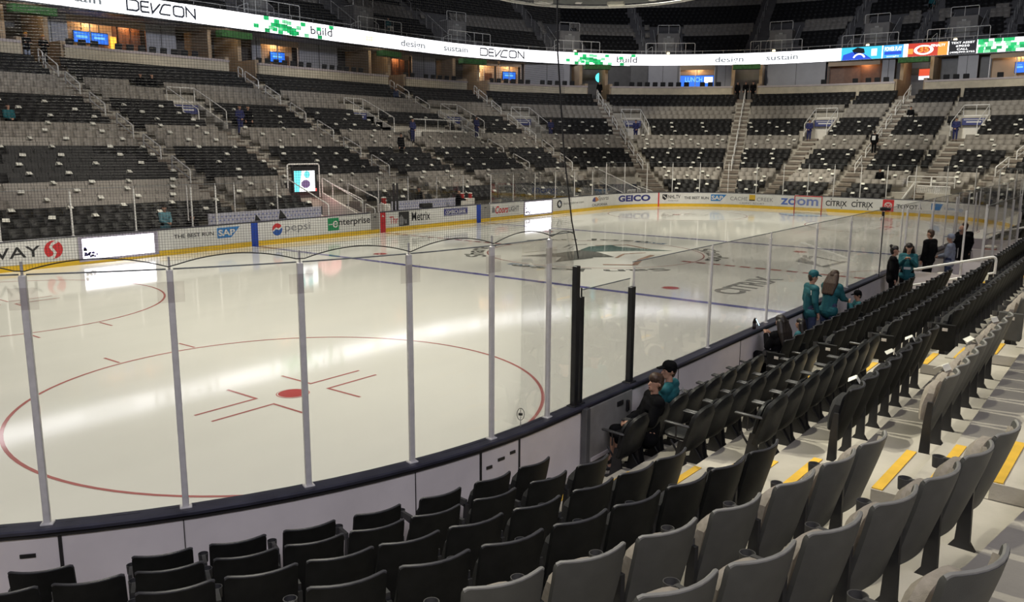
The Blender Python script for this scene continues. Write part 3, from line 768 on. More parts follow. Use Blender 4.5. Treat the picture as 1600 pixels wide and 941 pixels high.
# ------------------------------------------------------------------ glass, posts, gates
def frameR(t):
    _, (nx, ny), _ = frame(t); return Matrix.Rotation(math.atan2(ny, nx), 3, 'Z')
def glass_post(t, ztop, label, group, d=0.06, thick=.05, rod=True, m_=None, clip=False, lower=1.08):
    r = empty('glass_post', pos(t, d, lower), 0, label, 'glass post', group); R = frameR(t); m_ = m_ or M_alu
    h = ztop-lower
    MB().box((0, 0, (h-.12)/2), (thick, thick*1.15, h-.12), R, bev=.006).build('upright', m_, r)
    if rod: MB().tube([(0, 0, h-.13), (0, 0, h)], .012, 6).build('top_pin', m_, r)
    MB().box((0, 0, .012), (thick*1.8, thick*2.2, .024), R, bev=.006).build('foot_plate', m_, r)
    _, (nx, ny), _ = frame(t)
    MB().box((-nx*thick*.55, -ny*thick*.55, (h-.12)/2), (.012, thick*.45, h-.12), R).build('face_strip', M_alu if m_ is not M_alu else M_rail, r)
    if clip: MB().box((nx*.03, ny*.03, h-.32), (.006, .23, .19), R).build('clear_clip', M_bracket, r)
    return r
def glass_pane(t0, t1, z0, z1, label, group, d=0.045, th=.012, m_=None):
    o = MB(); ts = tsamples(t0, t1, 6, 0.5); F = [[pos(t, d, z) for z in (z0, z1)] for t in ts]; B = [[pos(t, d+th, z) for z in (z0, z1)] for t in ts]
    o.slab(F, B); ob = o.build('rink_glass', m_ or M_glass); c = pos((t0+t1)/2, d, z0)
    ob.data.transform(Matrix.Translation([-q for q in c])); ob.location = c
    tag(ob, label, 'glass pane', group)
    e = MB(); e.slab([[pos(t, d-.002, z) for z in (z1, z1+.012)] for t in ts], [[pos(t, d+th+.002, z) for z in (z1, z1+.012)] for t in ts]); e.X = None
    eo = e.build('top_edge', mat('glass_edge', (.20, .22, .23), rough=.3), ob); eo.data.transform(Matrix.Translation([-q for q in c])); return ob
# near corner: tall panes
AN = [270.2, 263.2, 255.65, 247.85, 240.1, 232.3, 224.5, 216.7, 208.9]
for i, a in enumerate(AN):
    glass_post(tBL(a), 3.48, f'silver glass post of the near corner, {ordn(i+1)} from the dark gate post', 'near corner glass posts', clip=True)
for i in range(len(AN)-1):
    glass_pane(tBL(AN[i])+.03, tBL(AN[i+1])-.03, 1.09, 3.36, f'tall clear pane of the near corner, {ordn(i+1)} from the dark gate post', 'near corner glass panes')
glass_pane(tN(-21.36), tBL(AN[0])-.03, 1.09, 3.40, 'narrow tall clear pane between the last silver post and the dark gate post', 'near corner glass panes')
glass_post(tN(-21.31), 3.08, 'tall dark gate post where the safety net ends', 'gate posts', thick=.075, rod=False, m_=M_black)
glass_post(tN(-21.18), 2.66, 'shorter dark gate post beside the tall dark one', 'gate posts', thick=.06, rod=True, m_=M_black)
glass_post(tN(-19.85), 2.62, 'dark gate post with a thin pin, behind the two seated boys', 'gate posts', thick=.08, rod=False, m_=M_black)
glass_post(tN(-19.80), 2.90, 'thin silver pin post rising above the dark gate post', 'gate posts', thick=.02, rod=False)
# kept light: one thing less than a hand wide but visible
NX = [-19.85, -17.16, -14.49, -11.74, -9.18, -6.24, -4.1, -2.0, 0.1, 2.2, 4.3, 6.4, 8.9, 11.4, 13.9, 16.4, 18.9, 21.4]
for i, x in enumerate(NX[1:]):
    glass_post(tN(x), 2.87, f'slim grey glass post along the near side, {ordn(i+1)} beyond the dark gate', 'near side glass posts', thick=.035)
glass_pane(tN(-19.9), tN(-21.13), 1.09, 2.62, 'clear gate pane between the two dark posts', 'near side glass panes')
for i in range(len(NX)-1):
    glass_pane(tN(NX[i+1])+.02, tN(NX[i])-.02, 1.09, 2.85, f'clear pane along the near side, {ordn(i+1)} beyond the dark gate', 'near side glass panes', m_=M_glass2)
# left side, far corner and far end
LX = [-23.0, -20.6, -18.13, -15.65, -13.2, -10.75, -9.6]
for i, x in enumerate(LX): glass_post(tL(x), 2.85, f'silver post of the left side glass, {ordn(len(LX)-i)} before the first bench', 'left side glass posts', thick=.05)
for i in range(len(LX)-1): glass_pane(tL(LX[i])+.02, tL(LX[i+1])-.02, 1.09, 2.82, f'clear pane on the left boards, {ordn(len(LX)-1-i)} before the first bench', 'left side glass panes', m_=M_glass2)
LX2 = [9.0, 11.2, 13.5, 15.8, 18.1, 20.4]
FT = [tL(x) for x in LX2]+[tA(a) for a in (88, 74, 60, 46, 32, 18, 4)]+[tE(y) for y in (3.0, 1.2, -0.6, -2.4, -4.1)]+[tBR(-a) for a in (10, 24, 38, 52, 66, 80)]
for i, t in enumerate(FT):
    glass_post(t, 2.85 if t < T1 else 3.35, f'grey post of the far glass, {ordn(i+1)} counted from the second bench', 'far glass posts', thick=.045)
for i in range(len(FT)-1):
    glass_pane(FT[i]+.02, FT[i+1]-.02, 1.09, 2.83 if FT[i] < T1-.5 else 3.33, f'clear pane of the far glass, {ordn(i+1)} counted from the second bench', 'far glass panes')
# glass behind the players' benches
BX = [-9.6, -7.2, -4.8, 1.9, 4.2, 6.6, 9.0]
for i, x in enumerate(BX): glass_post(tL(x), 2.75, f'thin post of the glass behind the benches, {ordn(i+1)} from the left', 'bench glass posts', d=2.25, thick=.04, lower=.16)
for i in range(len(BX)-1):
    if i != 2: glass_pane(tL(BX[i])+.02, tL(BX[i+1])-.02, 1.2, 2.7, f'clear pane behind the benches, {ordn(i+1)} from the left', 'bench glass panes', d=2.24)
# penalty box glass on the near side
def cross_glass(x, y0, y1, z0, z1, label):
    r = empty('divider_glass', (x, y0, 0.16), 0, label, 'glass divider', 'penalty box dividers'); n = 2
    L_ = y1-y0
    MB().box((0, L_/2, (z0+z1)/2-.16), (.012, abs(L_), z1-z0)).build('pane', M_glass2, r)
    for i, f in enumerate((0.02, .98)): MB().box((0, L_*f, (z1+.05-.16)/2), (.05, .05, z1+.05-.16), bev=.006).build('upright', M_alu, r)
    MB().box((0, L_/2, z0-.16-.42), (.04, abs(L_)-.06, .84)).build('lower_panel', M_boardout, r)
for x, lb in ((-4.55, 'glass divider at the near end of the penalty box'), (-1.2, 'glass divider before the timekeepers'), (2.6, 'glass divider behind the timekeepers'), (6.5, 'glass divider at the far end of the penalty box')):
    cross_glass(x, -13.2 if x > -5 else -13.25, -14.75, 1.02, 2.75 if x > -5 else 2.5, lb)
PX = [-1.2, 0.7, 2.6, 4.5, 6.5]
for i in range(len(PX)-1):
    glass_pane(tN(PX[i+1])+.03, tN(PX[i])-.03, 1.0, 2.75, f'pane of the rear penalty box glass, {ordn(i+1)} beyond the handrail', 'rear penalty box panes', d=1.78, m_=M_glass2)
for i, x in enumerate(PX): glass_post(tN(x), 2.8, f'post of the rear penalty box glass, {ordn(i+1)} beyond the handrail', 'rear penalty box posts', d=1.79, thick=.06, rod=False, lower=.2)
mb = MB(); mb.box((2.65, -14.78, .58), (7.7, .08, .84)); tag(mb.build('trim_2', M_boardout), 'pale wall behind the penalty box', kind='structure')
# timekeepers' table, red buckets, camera
r = empty('timekeeper_table', (1.95, -14.0, .16), 0, 'dark table inside the penalty box glass with papers on it', 'table')
MB().box((0, .35, .80), (1.3, .45, .05), bev=.01).build('table_top', M_black, r)
for x in (-.55, .55): MB().box((x, .35, .39), (.05, .40, .77)).build('leg', M_black, r)
M_red = mat('bucket_red', (.50, .035, .03), rough=.4, scale=5, amt=.12)
def bucket(loc, label, s=1.0, group='red drink coolers'):
    r = empty('drink_cooler', loc, .3, label, 'cooler', group)
    a = MB(); a.smooth = True; a.lathe((0, 0, 0), [(.12*s, 0), (.15*s, .03*s), (.165*s, .34*s), (.15*s, .36*s)], 14); a.build('body', M_red, r)
    a = MB(); a.smooth = True; a.lathe((0, 0, .35*s), [(.17*s, 0), (.17*s, .04*s), (.12*s, .07*s), (.0001, .075*s)], 14); a.build('lid', M_white, r)
    MB().box((0, -.165*s, .20*s), (.12*s, .02, .09*s), bev=.005).build('badge', M_white, r)
    MB().tube([(-.17*s, 0, .28*s), (-.2*s, 0, .18*s), (-.17*s, 0, .1*s)], .012, 6).build('handle', M_black, r)
bucket((-2.6, -14.0, .16), 'red drink cooler on the floor below the white handrail', 1.5)
bucket((3.4, -14.3, .56), 'red drink cooler behind the dark penalty box glass', 1.3)
MB_ = MB().box((3.4, -14.3, .36), (.5, .4, .40), bev=.02); tag(MB_.build('equipment_crate', M_black), 'black crate under the red cooler in the penalty box', 'crate')
r = empty('television_camera', (-6.85, -13.16, 2.56), 0.4, 'small black television camera on a stalk above the near glass', 'camera')
MB().box((0, .02, .34), (.10, .18, .10), bev=.02).build('body', M_black, r); MB().tube([(0, -.07, .34), (0, -.15, .34)], [.035, .045], 10).build('lens', M_black, r)
MB().box((0, .02, .21), (.05, .06, .12), bev=.01).build('bracket', M_black, r); MB().tube([(0, 0, .17), (0, 0, -1.47)], .012, 8).build('stalk', M_black, r)
MB().box((.03, .06, .08), (.07, .05, .08), bev=.01).build('junction_box', M_alu, r)
# drink bottle on the cap rail
r = empty('drink_bottle', (-15.2, -13.05, 1.09), 0, 'dark drink bottle with a clear top standing on the cap rail', 'bottle')
a = MB(); a.smooth = True; a.lathe((0, 0, 0), [(.031, 0), (.035, .01), (.035, .13), (.03, .15), (.013, .195), (.013, .205)], 14); a.build('bottle_body', mat('cola', (.02, .012, .01), rough=.12), r)
a = MB(); a.lathe((0, 0, 0), [(.0355, .055), (.0355, .115)], 14, close=True); a.build('bottle_label', mat('bottle_label', (.05, .05, .06), rough=.5), r)
MB().lathe((0, 0, .205), [(.014, 0), (.014, .018), (.0001, .02)], 10).build('bottle_cap', M_white, r)
# referee-crease side hook seen through the glass: small wire hoop on the cap rail
r = empty('wire_hoop', pos(tBL(266.9), .02, 1.09), 2.18, 'small wire hoop clipped to the cap rail of the near corner', 'bracket')
MB().tube([(.0+.045*math.cos(a), 0, .155+.075*math.sin(a)) for a in np.linspace(0, 2*PI, 21)[:-1]], .004, 6, closed=True).build('hoop', M_black, r)
MB().tube([(0, 0, 0), (0, 0, .23)], .005, 6).build('stem', M_alu, r); MB().box((0, 0, .155), (.05, .03, .03), bev=.005).build('clamp', M_black, r)
# ------------------------------------------------------------------ safety net of the near end
NT0, NT1 = tN(-21.45), tBL(216)
def net_bottom(t):
    ps = [NT0]+[tBL(a) for a in AN]+[tBL(200)]
    for a, b in zip(ps[:-1], ps[1:]):
        if a <= t <= b: f = (t-a)/(b-a); return 3.39+.10*(1-(2*f-1)**2)*min(1, (b-a)/1.0)
    return 3.42
def net_edge(z): return NT0+max(0, min(.55, (z-3.35)*.14))
mb = MB(); p_ = 0.024; r_ = .0012; t = NT0; top = 8.6
n = int((NT1-NT0)/p_*(RC+.08)/RC); dt = (NT1-NT0)/n
for i in range(n):
    t = NT0+dt*i; zb = net_bottom(t)
    if t < NT0+.55: zb = max(zb, 3.35)
    zt = top if t > NT0+.55 else min(top, 3.35+(t-NT0)/.14)
    if zt > zb+.02: mb.tube([pos(t, .10, zb), pos(t, .10, zt)], r_, 3, caps=False)
z = 3.4
while z < top:
    ts_ = [t for t in np.arange(net_edge(z), NT1, .25)]; run = []
    for t in ts_:
        if net_bottom(t) <= z: run.append(pos(t, .10, z))
        else:
            if len(run) > 1: mb.tube(run, r_, 3, caps=False)
            run = []
    if len(run) > 1: mb.tube(run, r_, 3, caps=False)
    z += p_
NET = empty('safety_net', pos(tBL(245), .10, 3.4), 0, 'fine dark safety net hanging above the tall near corner glass', 'net')
no_ = mb.build('mesh_netting', M_black); no_.parent = NET; no_.matrix_parent_inverse = Matrix.Translation([-q for q in NET.location])
mb = MB(); ts_ = np.arange(NT0, NT1, .08); mb.tube([pos(t, .10, net_bottom(t)) for t in ts_], .0055, 5)
o = mb.build('bottom_rope', M_black); o.parent = NET; o.matrix_parent_inverse = Matrix.Translation([-q for q in NET.location])
mb = MB(); mb.tube([pos(NT0-.13, .09, 3.06), pos(NT0-.07, .10, 3.22), pos(NT0+.05, .10, 3.55), pos(NT0+.25, .10, 4.4), pos(NT0+.42, .10, 5.6), pos(NT0+.52, .10, 8.6)], .009, 6)
o = mb.build('edge_cable', M_black); o.parent = NET; o.matrix_parent_inverse = Matrix.Translation([-q for q in NET.location])
# ------------------------------------------------------------------ goal
r = empty('hockey_goal', (27.13, 0, 0), 0, 'red framed hockey goal with white netting at the far end', 'goal')
M_gred = mat('goal_red', (.60, .03, .025), rough=.35)
for y in (-.915, .915): MB().tube([(0, y, 0), (0, y, 1.22)], .032, 10).build('goal_post', M_gred, r)
MB().tube([(0, -.915, 1.22), (0, .915, 1.22)], .032, 10).build('crossbar', M_gred, r)
MB().tube([(0, -.915, .04), (.65, -1.15, .04), (1.02, -.75, .04), (1.08, 0, .04), (1.02, .75, .04), (.65, 1.15, .04), (0, .915, .04)], .03, 8).build('base_frame', M_white, r)
MB().tube([(0, -.915, 1.2), (.42, -.8, 1.19), (.5, 0, 1.19), (.42, .8, 1.19), (0, .915, 1.2)], .02, 8).build('top_frame', M_white, r)
mb = MB(); B0 = [(0, -.915), (.65, -1.15), (1.02, -.75), (1.08, 0), (1.02, .75), (.65, 1.15), (0, .915)]; T0 = [(0, -.915), (.35, -.85), (.46, -.5), (.5, 0), (.46, .5), (.35, .85), (0, .915)]
def _int(P, n): 
    s = np.linspace(0, len(P)-1, n); return [(np.interp(q, range(len(P)), [p[0] for p in P]), np.interp(q, range(len(P)), [p[1] for p in P])) for q in s]
Bp, Tp = _int(B0, 43), _int(T0, 43)
for b, t in zip(Bp, Tp): mb.tube([(b[0], b[1], .05), (t[0], t[1], 1.19)], .004, 3, caps=False)
for f in np.linspace(0, 1, 16): mb.tube([(b[0]+(t[0]-b[0])*f, b[1]+(t[1]-b[1])*f, .05+1.14*f) for b, t in zip(Bp, Tp)], .004, 3, caps=False)
mb.build('netting', mat('net_white', (.75, .73, .68), rough=.8), r)
RIBSTR = 2.9
# ------------------------------------------------------------------ advertising on the boards
def pmat(name, c, rough=.45): return mat('print_'+name, c, rough=rough, scale=3, amt=.05)
P_k = pmat('black', (.02, .02, .022)); P_r = pmat('red', (.62, .03, .035)); P_w = pmat('white', (.74, .73, .70)); P_b = pmat('blue', (.02, .10, .42)); P_sap = pmat('wedge_blue', (.03, .20, .52))
P_g = pmat('green', (.01, .27, .10)); P_navy = pmat('navy', (.03, .035, .20)); P_gold = pmat('gold', (.70, .45, .04)); P_grey = pmat('grey', (.22, .22, .23)); P_teal = pmat('teal', (.02, .22, .25)); P_zoom = pmat('violet_blue', (.10, .17, .52)); P_line = pmat('blue_block', (.01, .06, .42))
A0 = MBoard(.020); A1 = MBoard(.026); A2 = MBoard(.032)
def ad(label, s0, s1, mats, fn, z0=.23, z1=1.035, back=P_w, n=None):
    r = empty('advertising_board', (0, 0, 0), 0, label, 'advertisement', 'rink advertisements')
    c = MBoard(0)((s0+s1)/2, 0); r.location = c; inv = Matrix.Translation([-q for q in c])
    m_ = MB(); n = n or max(1, int((s1-s0)/.35)); S = [s0+(s1-s0)*i/n for i in range(n+1)]
    m_.slab([[MBoard(.004)(s, z) for z in (z0, z1)] for s in S], [[MBoard(.016)(s, z) for z in (z0, z1)] for s in S])
    o = m_.build('sheet', back, r); o.data.transform(inv)
    if fn:
        m_ = MB(); fn(m_); o = m_.build('logo_lettering', mats, r); o.data.transform(inv)
    return r
def tx(s, a0, a1, b0, b1, bold=.0, mi=0, M=A0, sh=0.0, sp=1.0): return lambda m_: put_text(m_, s, M, a0, a1, b0, b1, bold, sp, sh, mi)
def seq(*fs):
    def f(m_):
        for g in fs: g(m_)
    return f
ad('white board with black lettering and a red S emblem', 8.4, 14.4, [P_k, P_r, P_w], seq(tx('SAFEWAY', 9.55, 13.12, .46, .86, .01),
   lambda m_: (put_disc(m_, 13.57, .66, .33, A0, 30, mi=1), put_stroke(m_, [(13.72, .95), (13.55, .88), (13.47, .76), (13.55, .64), (13.62, .54), (13.55, .40), (13.40, .36)], .10, A1, mi=2))))
def sap(a0, a1, z0, z1): 
    return lambda m_: (put_rect(m_, a0, a0+(a1-a0)*.60, z0, z1, A0, 5, mi=1), m_.grid([[A0(a0+(a1-a0)*(.6+.4*f), z0+(z1-z0)*f), A0(a0+(a1-a0)*(.6+.4*f), z1)] for f in (0, .25, .5, .75, 1)]), put_text(m_, 'SAP', A1, a0+.05, a0+(a1-a0)*.78, z0+.09, z1-.09, .03, mi=2))
ad('white board with THE BEST RUN and a blue wedge emblem left of the blue stripe', 17.7, 22.02, [P_k, P_sap, P_w], seq(tx('THE BEST RUN', 18.32, 20.16, .66, .82, .015), sap(20.32, 21.45, .50, .95)))
ad('blue stripe on the left boards at the near blue line', 22.03, 22.38, None, None, z0=.0, z1=1.06, back=P_line)
ad('white board with blue lettering and a red and blue ball', 22.40, 26.1, [P_b, P_r, P_w, P_grey], seq(
   lambda m_: (put_disc(m_, 23.42, .66, .28, A0, 28, mi=0), put_disc(m_, 23.42, .66, .28, A1, 20, t0=.35, t1=PI-.2+.35, mi=1), put_stroke(m_, [(23.17, .60), (23.35, .72), (23.5, .66), (23.68, .78)], .07, A2, mi=2)), tx('pepsi', 23.85, 25.3, .42, .88, .0, 3)))
ad('white board with a green square beside black lowercase lettering', 26.1, 29.16, [P_g, P_k, P_w], seq(lambda m_: (put_rect(m_, 26.38, 27.07, .36, .97, A0, 2, 0), put_ring(m_, 26.85, .66, .10, .17, A1, 20, .3, 2*PI-.35, mi=2), put_rect(m_, 26.42, 27.0, .64, .69, A1, mi=2)), tx('nterprise', 27.06, 29.14, .48, .90, .012, 1)))
ad('red stripe at the centre line with a small white mark', 29.86, 30.22, [P_w], lambda m_: [put_poly(m_, [(29.95+.07*i, .82), (30.0+.07*i, .82), (30.04, .90+.0*i), (30.0, .93)], A0, 0) for i in range(3)], z0=0, z1=1.06, back=pmat('red_stripe', (.55, .02, .03)))
ad('white board with cropped red lettering beside a dark opening', 30.24, 32.0, [P_r, P_k, P_grey], seq(tx('Thr', 30.5, 31.12, .42, .80, .01), lambda m_: (put_rect(m_, 31.17, 31.95, .26, 1.0, A0, 2, 1), put_poly(m_, [(31.22, .32), (31.5, .32), (31.6, .58), (31.36, .86), (31.22, .7)], A1, 2), put_rect(m_, 31.62, 31.76, .36, .58, A1, mi=2))))
ad('white board with black lettering and a dark blue plate before the second bench', 32.0, 37.58, [P_k, P_navy, P_w], seq(tx('Metrix', 32.15, 33.6, .46, .94, .012), lambda m_: (put_rect(m_, 34.72, 36.75, .56, .98, A0, 6, 1), put_rect(m_, 34.77, 36.70, .925, .945, A1, 6, 2), put_rect(m_, 34.77, 36.70, .595, .615, A1, 6, 2)), tx('COMERICA BANK', 34.86, 36.6, .66, .87, .012, 2, A1)))
ad('blue stripe on the left boards at the far blue line', 37.6, 37.97, None, None, z0=0, z1=1.08, back=P_line)
ad('white board with a red script brand and LIGHT lettering', 38.85, 42.2, [P_r, P_grey], seq(tx('Coors', 39.35, 40.62, .42, .88, .025, 0, A0, .25), tx('LIGHT', 40.68, 41.72, .48, .80, .02, 1), lambda m_: put_poly(m_, [(39.0, .5), (39.3, .5), (39.3, .72), (39.12, .92), (39.02, .72)], A0, 1)))
ad('white board with a round black and white emblem and small web address', 45.5, 49.6, [P_k, P_w, P_b], seq(lambda m_: (put_disc(m_, 46.22, .66, .27, A0, 24, ra=.30, mi=0), put_disc(m_, 46.22, .66, .16, A1, 20, mi=1), put_disc(m_, 46.22, .66, .15, A2, 8, t0=0, t1=PI/2, mi=2), put_disc(m_, 46.22, .66, .15, A2, 8, t0=PI, t1=1.5*PI, mi=2)), tx('bayareabmw.com', 46.72, 49.2, .55, .75, .0)))
ad('white board with a small fan emblem above CALIFORNIA', 49.6, 53.2, [P_k, pmat('orange', (.6, .22, .06)), P_navy], seq(tx('Sports', 51.1, 52.5, .58, .96, .0, 0, A0, .2), tx('CALIFORNIA', 50.3, 52.35, .28, .46, .012), lambda m_: [put_poly(m_, [(50.75, .58), (50.75+.45*math.cos(a), .58+.36*math.sin(a)), (50.75+.45*math.cos(a+.4), .58+.36*math.sin(a+.4))], A0, 1 if i < 3 else 2) for i, a in enumerate(np.arange(.3, 2.7, .45))]))
ad('white board with five big dark blue capitals on the far left corner', 53.2, 57.36, [P_navy], tx('GEICO', 53.66, 56.72, .44, .92, .045))
ad('thin red goal line mark on the far left boards', 57.37, 57.47, None, None, z0=0, z1=1.05, back=P_r, n=1)
ad('white board with a dark shield and a television league name', 57.48, 59.25, [P_k, P_w], seq(lambda m_: (put_poly(m_, [(57.72, .92), (58.12, .92), (58.12, .62), (57.92, .48), (57.72, .62)], A0, 0), put_stroke(m_, [(57.78, .84), (58.06, .62)], .06, A1, 1)), tx('NHL.TV', 58.2, 59.15, .60, .88, .02), tx('hockey to go', 58.2, 59.0, .38, .50, .0)))
ad('white board with THE BEST RUN and a blue wedge emblem behind the far corner', 59.25, 62.75, [P_k, P_sap, P_w], seq(tx('THE BEST RUN', 59.45, 61.3, .56, .76, .02), sap(61.46, 62.62, .44, .94)))
ad('white board with thin grey capitals around a gold square', 62.75, 66.35, [P_k, P_gold, P_grey], seq(tx('CACHE', 62.9, 64.18, .52, .80, .0, 2), tx('CREEK', 64.88, 66.12, .52, .80, .0, 2), lambda m_: (put_rect(m_, 64.30, 64.75, .56, .98, A0, 2, 1), put_rect(m_, 64.30, 64.72, .54, .62, A1, mi=0)), tx('CASINO RESORT', 63.6, 65.45, .28, .42, .0, 2)))
ad('white board with four rounded blue letters behind the goal', 66.35, 69.6, [P_zoom], tx('zoom', 66.68, 69.4, .36, .84, .02))
ad('white board with black capitals just right of the goal', 69.6, 71.53, [P_k], seq(tx('CITRIX', 69.92, 71.38, .42, .80, .02), lambda m_: (put_disc(m_, 70.29, .90, .045, A0, 10), put_disc(m_, 71.03, .33, .045, A0, 10))))
ad('white board with black capitals just left of the red plate with white ovals', 71.53, 73.62, [P_k], seq(tx('CITRIX', 71.68, 73.12, .42, .80, .02), lambda m_: (put_disc(m_, 72.05, .90, .045, A0, 10), put_disc(m_, 72.79, .33, .045, A0, 10))))
ad('white board with a red plate holding white ovals', 73.62, 76.7, [P_r, P_w, P_k], seq(lambda m_: (put_rect(m_, 73.73, 74.45, .22, 1.02, A0, 3, 0), put_ring(m_, 74.09, .66, .17, .20, A1, 24, sa=1.25, mi=1), put_ring(m_, 74.09, .70, .08, .11, A1, 20, sa=1.7, mi=1), put_ring(m_, 74.09, .64, .13, .155, A1, 20, sa=.5, mi=1)), tx('TOYOTA', 74.62, 76.3, .46, .74, .01, 2)))
ad('white board with a pale blue emblem on the right far corner', 76.7, 79.5, [P_sap, P_k], seq(lambda m_: (put_rect(m_, 76.9, 77.5, .5, .92, A0, 2, 0), put_poly(m_, [(77.5, .5), (77.7, .92), (77.5, .92)], A0, 0)), tx('technology', 77.8, 79.2, .5, .75, .0, 0)))
# glowing screens let into the boards
M_scr = glow('screen_white', (1.0, .96, 1.0), 5.0)
P_sp = pmat('screen_purple', (.10, .08, .30))
def led_screen(label, s0, s1):
    r = empty('board_screen', MBoard(0)((s0+s1)/2, 0), 0, label, 'screen', 'glowing board screens'); inv = Matrix.Translation([-q for q in r.location])
    m_ = MB(); m_.slab([[MBoard(.024)(s, z) for z in (.10, 1.03)] for s in (s0-.14, s1+.18)], [[MBoard(.038)(s, z) for z in (.10, 1.03)] for s in (s0-.14, s1+.18)]); o = m_.build('surround', mat('screen_frame', (.36, .33, .42), rough=.4), r); o.data.transform(inv)
    m_ = MB(); put_rect(m_, s0, s1, .19, .96, MBoard(.042)); o = m_.build('lit_face', M_scr, r); o.data.transform(inv)
    m_ = MB(); random.seed(int(s0))
    for i in range(26):
        a, b = s0+.02+.50*random.random()**1.3, .20+.42*random.random(); w_ = .06+.07*random.random()
        if b < .62-(a-s0)*.6: put_rect(m_, a, a+w_, b, b+w_*.8, MBoard(.046))
    o = m_.build('corner_pattern', P_sp, r); o.data.transform(inv)
led_screen('white glowing screen in the left boards beside the red S emblem', 14.60, 17.44)
led_screen('white glowing screen in the left boards past the second bench', 42.35, 45.22)

# ------------------------------------------------------------------ ribbon board
RZ0, RZ1 = 12.85, 14.02
r = empty('ribbon_board', RIB.off(60, 0, RZ0), 0, 'long white glowing ribbon board curving above the suites', 'ribbon screen'); RBN = r
inv = Matrix.Translation([-q for q in r.location])
S_ = np.linspace(16, 126, 240)
def rb(name, mats, fn, label=None):
    m_ = MB(); fn(m_); o = m_.build(name, mats, r); o.data.transform(inv); return tag(o, label)
rb('housing', M_black, lambda m_: m_.slab([[RIB.off(s, .02, z) for z in (RZ0-.10, RZ1+.06)] for s in S_], [[RIB.off(s, .5, z) for z in (RZ0-.10, RZ1+.06)] for s in S_]))
M_rib = glow('ribbon_white', (.98, .97, 1.0), RIBSTR)
rb('lit_face', M_rib, lambda m_: m_.grid([[RIB.off(s, 0, RZ0), RIB.off(s, 0, RZ1)] for s in S_]))
R0, R1 = MRib(.02), MRib(.04)
G_ = [glow('ribbon_green', (.02, .62, .18), 1.1), glow('ribbon_green_dark', (.01, .42, .12), 1.0), glow('ribbon_green_pale', (.25, .80, .42), 1.2)]
L_k = pmat('ribbon_ink', (.055, .07, .10)); L_g = glow('ribbon_grey', (.22, .25, .27), 1.0)
def devcon(a0, a1):
    def f(m_):
        W = (a1-a0)/6.3; z0, z1 = RZ0+.28, RZ1-.24; H = z1-z0; w_ = .125
        X = lambda x, y: (a0+x*W, z0+y*H)
        for pts in ([(0, 0), (0, 1), (.8, 1), (1.0, .82), (1.0, .18), (.8, 0), (0, 0)], [(1.2, 1), (1.95, 1)], [(1.2, .5), (1.9, .5)], [(1.2, 0), (1.95, 0)], [(1.2, 0), (1.2, 1)], [(2.1, 1), (2.2, 0), (2.95, 1)],
                    [(3.95, 1), (3.35, 1), (3.15, .85), (2.85, .12), (2.95, 0), (3.85, 0)], [(4.15, .15), (4.15, .85), (4.3, 1), (4.95, 1), (5.1, .85), (5.1, .15), (4.95, 0), (4.3, 0), (4.15, .15)], [(5.35, 0), (5.35, 1), (6.2, 0), (6.2, 1.05)]):
            put_stroke(m_, [X(*p) for p in pts], w_, R0)
    return f
for a0, a1 in ((29.7, 34.7), (64.5, 69.8)): rb('lettering', L_k, devcon(a0, a1), 'dark outlined brand lettering')
for s, a0, a1 in (('sustain', 24.6, 28.0), ('design', 54.75, 57.7), ('sustain', 60.0, 62.95), ('design', 90.6, 93.5), ('sustain', 95.75, 98.9)):
    z0 = RZ0+(.16 if s == 'design' else .36); rb('lettering', L_g, lambda m_: put_text(m_, s, R0, a0, a1, z0, RZ0+.88, .018), 'thin grey word')
for a0, a1 in ((44.75, 46.95), (80.3, 82.5)): rb('lettering', L_k, lambda m_: put_text(m_, 'build', R0, a0, a1, RZ0+.30, RZ0+.93, .01), 'dark word build')
def pixels(a0, seed, full=False):
    def f(m_):
        random.seed(seed); q = (RZ1-RZ0)/4
        cells = [(0, 1), (2, 4), (2.1, .0), (2.9, 1), (3.3, 2), (4, 3.2), (4, 2), (4.7, 1), (4.7, 2), (4.7, 0), (5.6, 2), (5.6, 3.4), (5.6, 1), (6.5, .6), (6.5, 1.6), (6.5, 3.2), (7.4, 0), (7.4, 1.2), (7.9, .2), (8.4, 2.0), (9.3, 3.4), (3.6, .6), (6.9, .1), (10.0, .0), (12.6, 2.6), (15.4, 3.7), (12.8, 0)]
        if full: cells = [(random.random()*15, int(random.random()*5)) for _ in range(60)]
        for i, (x, y) in enumerate(cells):
            y = min(3, y*.8); x = a0+x*.47; put_rect(m_, x, x+.47, RZ0+y*q, RZ0+y*q+q, R0 if i % 2 else R1, 1, [0, 0, 1, 2][i % 4])
    return f
for a0, sd in ((39.4, 1), (74.6, 1)): rb('green_dot', G_, pixels(a0, sd), 'green square pattern')
rb('green_dot', G_, pixels(114.9, 5, True), 'green square pattern')
C_ = lambda n, c, s=1.3: glow('ribbon_'+n, c, s)
PW = [C_('cyan', (.05, .55, .75)), C_('deep_blue', (.02, .08, .65)), C_('black', (.01, .01, .02), .3), C_('white2', (1, 1, 1), 2.0), C_('red', (.55, .04, .02)), C_('orange', (.9, .35, .05)), C_('sky', (.06, .40, .80))]
